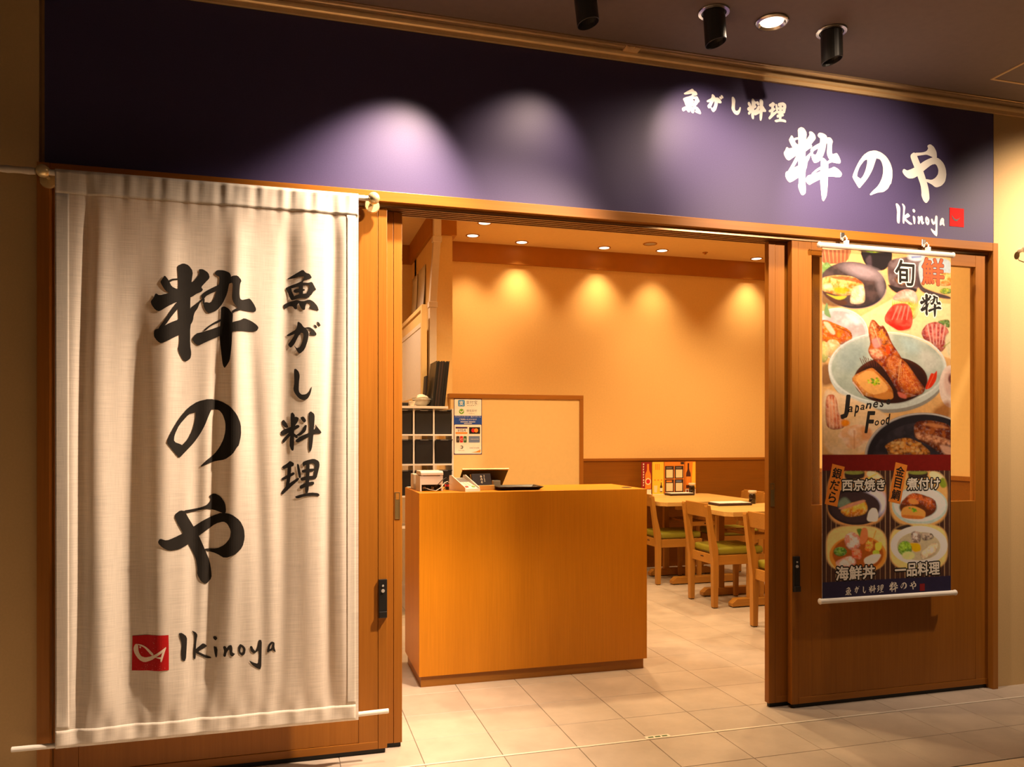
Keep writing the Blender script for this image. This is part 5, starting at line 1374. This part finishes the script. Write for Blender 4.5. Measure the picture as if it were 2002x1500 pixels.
# the pale board under the sashimi, cups along the top
T.poly([(380, 665), (640, 520), (1115, 560), (1125, 1010), (700, 850), (440, 740)], (252, 208, 155), 2, round_=False)
T.poly([(60, 90), (315, 100), (290, 190), (250, 232), (90, 232), (60, 200)], (150, 84, 56))
for q in range(7): T.line([(90 + 34 * q, 118), (105 + 30 * q, 225)], 5, (205, 140, 95), 0.8)
T.ell(185, 100, 135, 18, (240, 205, 160))
T.poly([(372, 108), (645, 122), (640, 215), (585, 285), (500, 292), (420, 240)], (30, 22, 24))
T.ell(500, 122, 130, 22, (80, 62, 40)); T.ell(490, 126, 62, 18, (176, 186, 60), col2=(110, 140, 40), s=14); T.poly([(420, 200), (470, 150), (480, 260), (455, 262)], (90, 70, 75), 3, 0.6)
# leaf and dark plate with grilled fish
T.poly([(60, 235), (120, 215), (168, 270), (175, 350), (60, 350)], (130, 152, 84), 2, col2=(95, 120, 60), s=40)
T.ell(325, 408, 272, 190, (48, 38, 42), rot=0.12)
T.ell(318, 398, 262, 178, (84, 62, 58), rot=0.12, col2=(56, 42, 40), s=60)
T.ell(400, 295, 150, 48, (176, 150, 150), soft=9, alpha=0.8, rot=0.25); T.ell(545, 400, 30, 90, (150, 128, 128), soft=7, alpha=0.6, rot=-0.2)
T.ringe(325, 408, 272, 190, 3, (180, 150, 135), 0.8, 0.12, part='low')
T.poly([(60, 440), (250, 520), (290, 560), (180, 590), (60, 560)], (84, 46, 26), 4, 0.8)
T.poly([(90, 470), (180, 500), (280, 485), (260, 515), (200, 530)], (190, 175, 70), 2)
T.poly([(60, 345), (190, 322), (330, 335), (415, 395), (412, 455), (330, 480), (240, 500), (150, 478), (60, 450)], (240, 178, 112), col2=(205, 112, 52), s=34, seed=8)
T.poly([(120, 335), (260, 332), (370, 360), (412, 400), (300, 372), (180, 358)], (150, 66, 40), 2, 0.8)
T.poly([(160, 430), (230, 420), (300, 440), (250, 480), (180, 470)], (235, 160, 40), 4, 0.8); T.poly([(80, 400), (140, 395), (160, 430), (90, 440)], (250, 220, 175), 4, 0.8)
T.poly([(325, 415), (400, 402), (420, 440), (424, 545), (370, 565), (298, 558), (300, 500)], (247, 212, 172), col2=(225, 180, 135), s=26)
# dark bowls at the upper right
T.poly([(600, 250), (640, 190), (880, 165), (890, 300), (860, 450), (700, 470), (615, 410)], (84, 60, 58), 2, col2=(120, 98, 95), s=50)
T.poly([(600, 395), (700, 430), (850, 430), (840, 470), (690, 480), (630, 440)], (40, 28, 26), 2)
T.poly([(650, 340), (740, 330), (800, 400), (700, 420)], (150, 95, 60), 3, col2=(80, 50, 40), s=20)
T.ell(840, 175, 70, 35, (205, 200, 205), soft=3); T.line([(800, 180), (880, 175)], 8, (80, 110, 180), 0.7)
T.poly([(850, 190), (1120, 185), (1120, 330), (980, 345), (870, 420)], (178, 186, 186), 2)
T.poly([(840, 260), (880, 420), (980, 460), (1120, 500), (1120, 525), (960, 500), (850, 440)], (70, 52, 52), 2)
T.ell(1075, 360, 90, 55, (236, 132, 66), col2=(250, 190, 120), s=24, seed=4); T.ell(1080, 455, 50, 26, (180, 180, 60), col2=(90, 120, 40), s=12)
# sashimi
T.poly([(636, 520), (690, 460), (760, 436), (830, 455), (855, 520), (850, 640), (790, 560), (700, 540)], (232, 150, 132), col2=(245, 190, 170), s=40, seed=6)
for q in range(15): T.poly([(640 + 14 * q, 580), (645 + 14.5 * q, 525 - 14 * math.sin(q * 0.25)), (656 + 14 * q, 580)], (178, 172, 66), round_=False)
T.ell(770, 620, 85, 75, (165, 160, 60), col2=(205, 195, 100), s=20)
T.poly([(578, 668), (610, 610), (655, 560), (760, 552), (802, 600), (812, 700), (795, 760), (700, 782), (640, 745), (585, 712)], (222, 92, 76), col2=(196, 62, 52), s=50, seed=3)
for q in range(4): T.line([(690 + 30 * q, 575), (640 + 40 * q, 690)], 7, (245, 150, 130), 0.55)
T.poly([(600, 690), (700, 740), (795, 740), (790, 772), (700, 785), (620, 735)], (190, 40, 36), 3, 0.7)
T.ell(880, 640, 55, 80, (250, 210, 150), soft=6, alpha=0.7)
T.poly([(1000, 700), (1110, 680), (1115, 760), (1060, 740)], (110, 130, 60), 2, col2=(70, 90, 40), s=16)
T.poly([(875, 790), (925, 720), (1010, 700), (1112, 770), (1090, 900), (1035, 965), (960, 870), (900, 850)], (214, 122, 104), col2=(160, 62, 58), s=30, seed=12)
for q in range(5): T.line([(930 + 36 * q, 725), (960 + 22 * q, 890)], 6, (245, 190, 170), 0.6)
T.poly([(1070, 830), (1115, 780), (1115, 1010), (1080, 940)], (225, 205, 160), 3); T.line([(1060, 910), (1115, 870)], 5, (150, 150, 60), 0.7)
# second plate at the left
T.ell(200, 800, 245, 205, (212, 196, 188)); T.ell(195, 806, 228, 190, (186, 166, 160), col2=(214, 200, 194), s=70)
T.ringe(200, 800, 245, 205, 2.5, (240, 232, 225), 0.9)
T.poly([(250, 640), (330, 640), (390, 700), (360, 740), (300, 690)], (225, 218, 222), 5, 0.7)
T.poly([(60, 690), (110, 690), (180, 720), (300, 770), (325, 840), (260, 890), (140, 895), (60, 880)], (224, 128, 56), col2=(190, 86, 36), s=30, seed=9)
T.poly([(75, 700), (130, 710), (185, 800), (160, 815), (110, 760)], (245, 195, 160), 2); T.line([(190, 745), (310, 800)], 5, (120, 50, 28), 0.8)
T.poly([(85, 600), (112, 540), (130, 620), (150, 680), (90, 650)], (120, 142, 92), 2)
T.ell(158, 925, 66, 78, (248, 214, 168), col2=(228, 178, 120), s=30); T.ell(85, 950, 44, 88, (246, 208, 150), col2=(200, 190, 110), s=40)
T.poly([(60, 1040), (170, 1050), (200, 1200), (60, 1240)], (110, 62, 36), 6, 0.8)
# the big celadon bowl with simmered fish and tofu
T.ell(612, 1130, 470, 318, (150, 140, 126)); T.ell(604, 1110, 476, 308, (206, 204, 190))
T.ringe(604, 1078, 473, 286, 5, (226, 222, 208)); T.ell(604, 1082, 455, 276, (164, 168, 150), col2=(190, 190, 172), s=120)
T.poly([(200, 900), (420, 830), (430, 960), (330, 1120), (200, 1100)], (140, 150, 146), 14, 0.55)
T.poly([(850, 940), (960, 930), (1040, 1040), (960, 1120), (900, 1080)], (210, 202, 186), 12, 0.75); T.poly([(700, 830), (840, 860), (880, 960), (760, 960)], (176, 190, 182), 12, 0.7)
T.ell(630, 1180, 300, 190, (74, 34, 18)); T.ell(640, 1190, 285, 180, (48, 20, 12), soft=4)
for q in range(9): T.line([(380 + 22 * q, 1000 + 10 * (q % 3)), (410 + 18 * q, 1070)], 3.5, (92, 40, 32), 0.9)
T.line([(408, 985), (440, 1065)], 3, (96, 50, 34)); T.line([(425, 995), (455, 1060)], 3, (96, 50, 34))
T.poly([(448, 770), (470, 690), (498, 688), (545, 745), (568, 730), (605, 790), (640, 880), (690, 950), (725, 1010), (770, 1050), (850, 1170), (915, 1250), (890, 1295), (800, 1318), (735, 1330), (690, 1280), (640, 1190), (590, 1110), (540, 1050), (470, 1000), (443, 940), (466, 880), (455, 830)], (206, 104, 52), col2=(140, 48, 26), s=42, seed=14)
T.poly([(455, 780), (475, 700), (500, 700), (520, 770), (500, 850), (470, 880)], (190, 70, 40), 2, 0.9, col2=(236, 150, 100), s=16, seed=2)
T.poly([(520, 760), (560, 740), (600, 800), (620, 880), (570, 900), (530, 850)], (224, 130, 62), 2, 0.9, col2=(120, 44, 24), s=18, seed=3)
T.poly([(470, 850), (540, 830), (560, 900), (500, 930)], (216, 150, 140), 3, 0.8); T.poly([(445, 930), (520, 920), (575, 960), (560, 1020), (480, 1000)], (240, 180, 140), 3, 0.8, col2=(220, 120, 90), s=14)
T.poly([(588, 905), (612, 890), (628, 960), (600, 975)], (240, 84, 26), 2); T.line([(480, 720), (545, 900)], 4, (250, 190, 140), 0.7); T.line([(570, 760), (650, 900)], 5, (90, 26, 14), 0.7)
T.poly([(600, 1000), (650, 970), (720, 1010), (700, 1090), (680, 1180), (630, 1140), (590, 1060)], (170, 78, 40), 2, 0.9, col2=(206, 120, 70), s=22, seed=5)
T.poly([(720, 1030), (790, 1080), (860, 1190), (900, 1260), (820, 1300), (740, 1280), (680, 1190), (710, 1110)], (220, 124, 66), 2, 0.9, col2=(190, 84, 40), s=12, seed=7)
for q in range(8): T.line([(700 + 18 * q, 1030 + 30 * q), (690 + 24 * q, 1120 + 22 * q)], 2.5, (250, 180, 120), 0.5)
T.line([(715, 1010), (690, 1190)], 5, (244, 170, 110), 0.7); T.poly([(680, 1270), (760, 1300), (760, 1335), (700, 1320)], (214, 110, 90), 2, 0.8)
T.poly([(905, 1262), (940, 1170), (960, 1120), (985, 1130), (1010, 1095), (1004, 1180), (960, 1245)], (216, 66, 42)); T.line([(930, 1250), (985, 1130)], 3, (250, 130, 100), 0.7)
T.poly([(315, 1160), (350, 1130), (470, 1078), (500, 1090), (600, 1190), (650, 1262), (655, 1335), (560, 1338), (400, 1308), (320, 1200)], (222, 148, 84), 1, 1, col2=(206, 120, 60), s=40, seed=21)
T.poly([(322, 1165), (470, 1082), (640, 1262), (470, 1310)], (234, 166, 98), 1.5); T.poly([(470, 1312), (642, 1264), (656, 1336), (560, 1340)], (198, 124, 66), 1.5)
T.line([(322, 1195), (410, 1310)], 6, (226, 190, 170), 0.8)
for q in range(34): T.ell(498 + rng.normal(0, 26), 1196 + rng.normal(0, 17), 9, 6, ((170, 178, 44), (104, 140, 40), (205, 205, 90))[q % 3])
T.ell(1118, 1232, 92, 172, (238, 208, 188)); T.ell(1125, 1200, 60, 110, (222, 180, 160), soft=4); T.ell(1120, 1170, 22, 40, (120, 70, 60), soft=3)
T.poly([(960, 1430), (1120, 1330), (1120, 1500), (1000, 1500)], (150, 84, 40), 8, 0.8)

S = Art(A7x, A7y, 3.26)
S.poly([(60, 60), (160, 90), (420, 200), (500, 260), (330, 490), (60, 490)], (246, 206, 164), 4, col2=(236, 190, 140), s=120)
S.poly([(78, 110), (125, 98), (150, 130), (160, 220), (210, 270), (195, 320), (120, 330), (78, 300)], (200, 96, 62), col2=(236, 160, 120), s=30, seed=31)
for q in range(4): S.line([(100 + 18 * q, 115), (105 + 24 * q, 320)], 4, (250, 200, 165), 0.6)
S.ell(205, 285, 28, 22, (240, 140, 60), soft=3)
S.poly([(150, 370), (200, 310), (300, 290), (370, 320), (376, 390), (310, 420), (262, 455), (215, 440), (185, 385)], (240, 178, 130), 1.5, col2=(250, 205, 170), s=50, seed=33)
S.line([(262, 330), (262, 450)], 6, (215, 140, 95), 0.6); S.poly([(300, 300), (372, 320), (376, 390), (310, 400)], (226, 146, 92), 5, 0.8)
top_clip = np.clip((486 - A7y) / 3 + 0.5, 0, 1)
S.clip = top_clip
S.ell(700, 500, 372, 282, (150, 138, 132)); S.ell(704, 503, 360, 272, (38, 31, 34)); S.ell(706, 520, 330, 240, (58, 48, 52), col2=(40, 33, 36), s=50)
S.ringe(700, 500, 366, 276, 3, (214, 196, 180), 0.8, part='top')
S.poly([(640, 275), (760, 265), (890, 300), (890, 500), (820, 490), (740, 425), (645, 385)], (150, 80, 44), 1.5, col2=(96, 40, 24), s=26, seed=41)
S.poly([(650, 340), (760, 360), (890, 395), (890, 440), (770, 420), (650, 385)], (216, 150, 110), 2, 0.9, col2=(150, 86, 56), s=16, seed=42)
S.poly([(680, 288), (780, 285), (880, 320), (780, 316)], (205, 130, 84), 3, 0.8); S.poly([(800, 420), (890, 440), (890, 500), (830, 480)], (226, 170, 140), 3, 0.8)
S.poly([(452, 430), (520, 388), (610, 376), (690, 415), (750, 470), (742, 500), (480, 500), (470, 455)], (196, 122, 58), 1.5, col2=(110, 58, 26), s=20, seed=44)
for q in range(26): S.ell(rng.uniform(500, 690), rng.uniform(405, 480), 12, 8, ((226, 164, 96), (236, 184, 120))[q % 2], 2, 0.7)
S.clip = None
# lower half: maroon band, four dishes on dark stripes, navy foot
low = np.clip((A7y - 486) / 3 + 0.5, 0, 1)
S.lay(low, (60, 37, 30))
stripes = (np.abs(((A7x - 98) % 31.4) - 15.7) < 2.2) * low
S.lay(stripes, (150, 118, 88), 0.75)
S.lay(low * np.clip((588 - A7y) / 3 + 0.5, 0, 1), (100, 26, 22))
def vign(cx, cy, rx, ry, col):
    k = (np.abs((A7x - cx) / rx) ** 3.2 + np.abs((A7y - cy) / ry) ** 3.2) ** (1 / 3.2)
    a = np.clip((1.03 - k) / 0.10, 0, 1); a = a * a * (3 - 2 * a) * np.clip((A7y - 590) / 4, 0, 1)
    S.clip = None; S.lay(a, col); S.clip = a
vign(275, 762, 192, 182, (196, 140, 90))
S.poly([(195, 590), (330, 585), (325, 640), (205, 650)], (50, 36, 30), 2); S.ell(260, 600, 60, 14, (120, 120, 60)); S.ell(400, 610, 60, 30, (220, 190, 150)); S.line([(345, 640), (420, 600)], 5, (236, 180, 90))
S.ell(275, 815, 185, 120, (44, 32, 34)); S.ell(395, 790, 75, 85, (206, 196, 214), soft=9, rot=-0.5); S.ell(270, 820, 160, 100, (58, 42, 42), soft=3)
S.poly([(145, 800), (200, 750), (250, 800), (180, 840)], (110, 120, 100), 4)
S.poly([(165, 850), (210, 800), (330, 775), (352, 830), (330, 870), (220, 890)], (222, 160, 78), 1.5, col2=(180, 108, 50), s=24, seed=51); S.poly([(150, 830), (320, 770), (340, 785), (190, 838)], (190, 130, 104), 2)
S.poly([(352, 850), (375, 825), (405, 830), (416, 880), (408, 915), (338, 912)], (246, 226, 190), 1.5)
S.clip = None
vign(672, 762, 188, 182, (206, 152, 96))
S.poly([(600, 590), (735, 588), (725, 640), (610, 648)], (50, 36, 30), 2); S.ell(665, 600, 60, 14, (120, 120, 60)); S.ell(800, 612, 60, 30, (226, 196, 150)); S.ell(830, 665, 26, 34, (120, 130, 50), soft=2)
S.ell(680, 812, 178, 122, (168, 178, 168)); S.ell(680, 806, 166, 108, (200, 206, 196)); S.ell(668, 822, 120, 70, (86, 44, 26), soft=2)
S.poly([(552, 800), (600, 745), (650, 725), (780, 770), (785, 830), (740, 850), (690, 800), (600, 812)], (176, 90, 50), 1.5, col2=(120, 52, 30), s=22, seed=55); S.poly([(600, 770), (650, 765), (680, 800), (620, 805)], (216, 130, 76), 2)
S.poly([(556, 860), (575, 820), (640, 810), (716, 845), (715, 885), (690, 900), (570, 890)], (212, 140, 78), 1.5); S.poly([(556, 868), (716, 880), (690, 900), (570, 892)], (180, 106, 56), 2)
for q in range(14): S.ell(640 + rng.normal(0, 12), 840 + rng.normal(0, 9), 7, 5, ((150, 165, 50), (90, 130, 50))[q % 2])
S.clip = None
vign(275, 1085, 196, 148, (232, 182, 122))
S.ell(285, 1130, 182, 128, (206, 132, 66)); S.ell(285, 1120, 162, 110, (150, 80, 40), soft=2)
S.poly([(200, 1000), (250, 975), (300, 1010), (300, 1080), (240, 1100), (200, 1060)], (232, 196, 180), 2, col2=(206, 130, 110), s=16, seed=61)
S.poly([(270, 960), (310, 955), (330, 990), (300, 1020)], (90, 120, 50), 2); S.poly([(310, 950), (345, 955), (350, 1020), (320, 1060), (290, 1050)], (214, 120, 80), 2)
S.poly([(335, 1040), (380, 1010), (385, 1080), (360, 1110), (325, 1100)], (240, 160, 80), 2, col2=(220, 110, 60), s=14); S.line([(400, 970), (370, 1060)], 4, (226, 150, 80))
S.poly([(390, 1050), (440, 1040), (435, 1090), (400, 1110)], (246, 196, 90), 2); S.ell(400, 1112, 22, 18, (170, 180, 70)); S.ell(172, 1105, 42, 30, (120, 150, 60), col2=(70, 110, 40), s=10)
S.poly([(140, 1170), (200, 1140), (250, 1130), (280, 1180), (220, 1210), (150, 1200)], (232, 150, 130), 2, col2=(250, 205, 190), s=18, seed=66); S.poly([(240, 1080), (310, 1090), (310, 1160), (250, 1150)], (216, 90, 60), 2, 0.9, col2=(230, 140, 110), s=14)
S.poly([(320, 1150), (380, 1120), (440, 1120), (400, 1180), (330, 1190)], (246, 210, 180), 2)
S.clip = None
vign(672, 1075, 188, 150, (232, 180, 118))
S.ell(560, 945, 70, 22, (50, 36, 32), soft=2); S.ell(675, 1065, 182, 125, (206, 200, 190)); S.ell(675, 1058, 160, 106, (236, 230, 216)); S.ell(672, 1070, 140, 92, (176, 160, 130), soft=2)
S.poly([(620, 985), (660, 965), (690, 1000), (680, 1050), (630, 1050)], (226, 200, 184), 2, col2=(120, 100, 90), s=14, seed=71); S.poly([(680, 980), (760, 985), (770, 1020), (700, 1040)], (96, 78, 66), 2, col2=(170, 150, 130), s=16, seed=72)
S.poly([(600, 1050), (680, 1050), (690, 1100), (640, 1110)], (240, 160, 60), 2); S.ell(585, 1085, 45, 48, (150, 180, 70), soft=2, col2=(90, 130, 40), s=14, seed=73); S.ell(605, 1130, 40, 26, (196, 210, 130), soft=2)
S.poly([(680, 1110), (760, 1050), (800, 1050), (780, 1120), (690, 1165)], (236, 214, 180), 2, col2=(206, 176, 140), s=18, seed=74)
S.clip = None
foot = np.clip((A7y - (1300 - (A7x - 70) * 0.052)) / 3 + 0.5, 0, 1)
S.lay(foot, (34, 29, 50))
# the light that lit the sheet is warm: keep the paper colours neutral
lum = img.mean(-1, keepdims=True)
img[:] = np.clip(lum + (img - lum) * 1.12, 0, 1)
img[:] *= (0.88 + 0.24 * fbm(AX, AY, 4.0, 91))[..., None]
img[:] *= (1.0 + 0.75 * low)[..., None]  # lower print brightened in its colour to make up for weaker lamplight
alb = np.clip(img / np.array([1.0, 0.89, 0.79]) * 0.90, 0.003, 0.92)
me = bpy.data.meshes.new('printed_sheet')
vx = np.stack([GX - 2.83, np.full(GX.shape, 0.0), GZ - PZ0], -1).reshape(-1, 3)
idx = np.arange((NPX + 1) * (NPZ + 1)).reshape(NPZ + 1, NPX + 1)
quads = np.stack([idx[:-1, :-1], idx[1:, :-1], idx[1:, 1:], idx[:-1, 1:]], -1).reshape(-1, 4)
me.vertices.add(len(vx)); me.vertices.foreach_set('co', vx.astype(np.float32).ravel())
me.loops.add(quads.size); me.loops.foreach_set('vertex_index', quads.astype(np.int32).ravel())
me.polygons.add(len(quads)); me.polygons.foreach_set('loop_start', np.arange(0, quads.size, 4, dtype=np.int32))
me.update(calc_edges=True)
ca = me.color_attributes.new('print', 'FLOAT_COLOR', 'POINT')
ca.data.foreach_set('color', np.concatenate([alb.reshape(-1, 3), np.ones((len(vx), 1))], 1).astype(np.float32).ravel())
me.materials.append(M['print'])
sheet = bpy.data.objects.new('printed_sheet', me); put(sheet, 'printed_sheet', po)
ob('backing', bx(PX0, PX1, PY + 0.0006, PY + 0.0018, PZ0, PZ1), M['menu_white'], po)
def to_sheet(px, py):
    p = onplane(px, py, PY); return p[0], p[2]
def z6(x, y): return to_sheet(1590 + x / 4.1655, 460 + y / 4.1655)
def z7(x, y): return to_sheet(1590 + x / 3.2612, 740 + y / 3.2612)
def ptext(s, conv, x0, y0, x1, y1, m, halo=None, bold=0.02, vertical=False, ang=0.0, hw=0.05, lvl=1, shear=0.0, squeeze=True):
    (xa, za), (xb, zb) = conv(x0, y0), conv(x1, y1)
    cx, cz = (xa + xb) / 2, (za + zb) / 2
    kw = dict(vertical=vertical, ang=ang, shear=shear)
    if not vertical and squeeze: kw['w'] = xb - xa
    h_ = za - zb
    b = text_bm(s, cx, cz, h_, PY - 0.00025 * lvl - 0.00015, 0.0, **kw)
    g = bold * h_ / (len(s) if vertical else 1)
    if halo: ob('lettering_edge', text_edge(b, hw + g, PY - 0.00025 * lvl), M[halo], po)
    ob('lettering', text_edge(b, g, PY - 0.00025 * lvl - 0.00015), M[m], po)
    b.free()

def pglyph(key, conv, x0, y0, x1, y1, m, halo=None, hw=0.004, lvl=1):
    (xa, za), (xb, zb) = conv(x0, y0), conv(x1, y1)
    ps = glyph(key, (xa, xb, zb, za))
    if halo:
        pc_ = [chaikin(p) for p in ps]; b = fill_polys(B(), pc_ + grow_polys(pc_, hw), PY - 0.00025 * lvl, False)
        ob('lettering_edge', b, M[halo], po)
    ob('lettering', fill_polys(B(), ps, PY - 0.00025 * lvl - 0.00015), M[m], po)
M['band_dark'] = plain('tinted_band', lin((120, 74, 70)), 0.5)
ptext('旬', z6, 668, 200, 822, 412, 'ink', 'menu_white', 0.02, hw=0.0065)
M['p_vermilion'] = ink_col('print_vermilion', (238, 84, 34))
ptext('鮮', z6, 888, 185, 1062, 410, 'p_vermilion', 'p_bottle', 0.022, hw=0.003)
pglyph('sui', z6, 868, 474, 1044, 672, 'ink', 'menu_white', 0.006)
# hand lettering
JF = [('J', 190, 110, 232, 252, 0.05), ('a', 222, 178, 250, 214, 0.03), ('p', 262, 172, 290, 242, 0.03), ('a', 300, 168, 326, 200, 0.03), ('n', 334, 158, 370, 192, 0.05), ('e', 382, 148, 412, 186, 0.03), ('s', 424, 142, 450, 182, 0.03), ('e', 466, 132, 490, 166, 0.03),
      ('F', 330, 212, 392, 345, 0.03), ('o', 392, 268, 418, 300, 0.03), ('o', 430, 262, 456, 296, 0.03), ('d', 462, 226, 490, 292, 0.03)]
for ch_, a0, b0, a1, b1, bd in JF: ptext(ch_, z7, a0 - (10 if ch_ == 'J' else 0), b0, a1, b1, 'ink', None, bd, shear=0.25 if ch_ != 'J' else 0.1)
for (cx_, cy_, s, an) in ((137, 682, '銀だら', 0.22), (540, 668, '金目鯛', 0.22)):
    (xa, za) = z7(cx_, cy_); w2, h2 = 0.036, 0.098
    # slanted orange label
    ca_, sa_ = math.cos(-an), math.sin(-an)
    q_ = [(xa + u * w2 * ca_ - v * h2 * sa_, za + u * w2 * sa_ + v * h2 * ca_) for u, v in ((-1, -1), (1, -1), (1, 1), (-1, 1))]
    ob('label_strip', fill_polys(B(), [q_], PY - 0.0003, False), M['p_orange'], po)
    ob('lettering', text_bm(s, xa, za, 0.175, PY - 0.0005, 0.02, vertical=True, ang=-an), M['ink'], po)
ptext('西京焼き', z7, 185, 645, 455, 712, 'menu_white', 'ink', 0.03, hw=0.006, lvl=2)
ptext('煮付け', z7, 598, 636, 806, 706, 'menu_white', 'ink', 0.03, hw=0.006, lvl=2)
ptext('海鮮丼', z7, 145, 1203, 392, 1275, 'menu_white', 'ink', 0.03, hw=0.006, lvl=2)
ptext('一品料理', z7, 522, 1182, 804, 1250, 'menu_white', 'ink', 0.03, hw=0.006, lvl=2)
for key, a0, b0, a1, b1 in (('uo', 204, 1332, 244, 1382), ('ga', 262, 1326, 294, 1370), ('shi', 316, 1326, 336, 1370), ('ryo', 354, 1318, 400, 1370), ('ri', 406, 1316, 448, 1366), ('sui', 484, 1298, 540, 1364), ('no', 556, 1302, 596, 1344), ('ya', 614, 1294, 656, 1346)):
    pglyph(key, z7, a0, b0, a1, b1, 'menu_white')
(xa, za), (xb, zb) = z7(678, 1310), z7(710, 1354)
ob('emblem', fill_polys(B(), [[(xa, zb), (xb, zb), (xb, za), (xa, za)]], PY - 0.001, False), M['p_maroon'], po, label='small red square emblem')
# rods, hooks
def rod_at(z, x0, x1, nm):
    o = ob(nm, tube(B(), [(x0, PY, z), (x1, PY, z)], 0.0125, 18), M['white_tube'], po, label='white rod with rounded ends')
    for x in (x0, x1):
        e = B(); bmesh.ops.create_uvsphere(e, u_segments=16, v_segments=10, radius=0.0148, matrix=Matrix.Translation((x, PY, z)) @ Matrix.Diagonal((0.55, 1, 1, 1)))
        ob('end_cap', e, M['white_tube'], o, smooth=True)
rod_at(2.222, 2.432, 3.218, 'top_rod'); rod_at(0.522, 2.437, 3.232, 'bottom_rod')
for x in (2.585, 3.066):
    hk2 = B()
    box(hk2, x - 0.008, x + 0.008, PY - 0.010, PY + 0.012, 2.232, 2.252)
    tube(hk2, [(x, PY, 2.25), (x, PY - 0.004, 2.262), (x, PY + 0.008, 2.276), (x, PY + 0.022, 2.270), (x, PY + 0.028, 2.258)], 0.004, 8)
    hkk = ob('hook', hk2, M['white_tube'], po, bevel=0.001)
    ob('hook_plate', bx(x - 0.012, x + 0.012, -0.0335, -0.030, 2.262, 2.298), M['steel'], hkk, bevel=0.002)
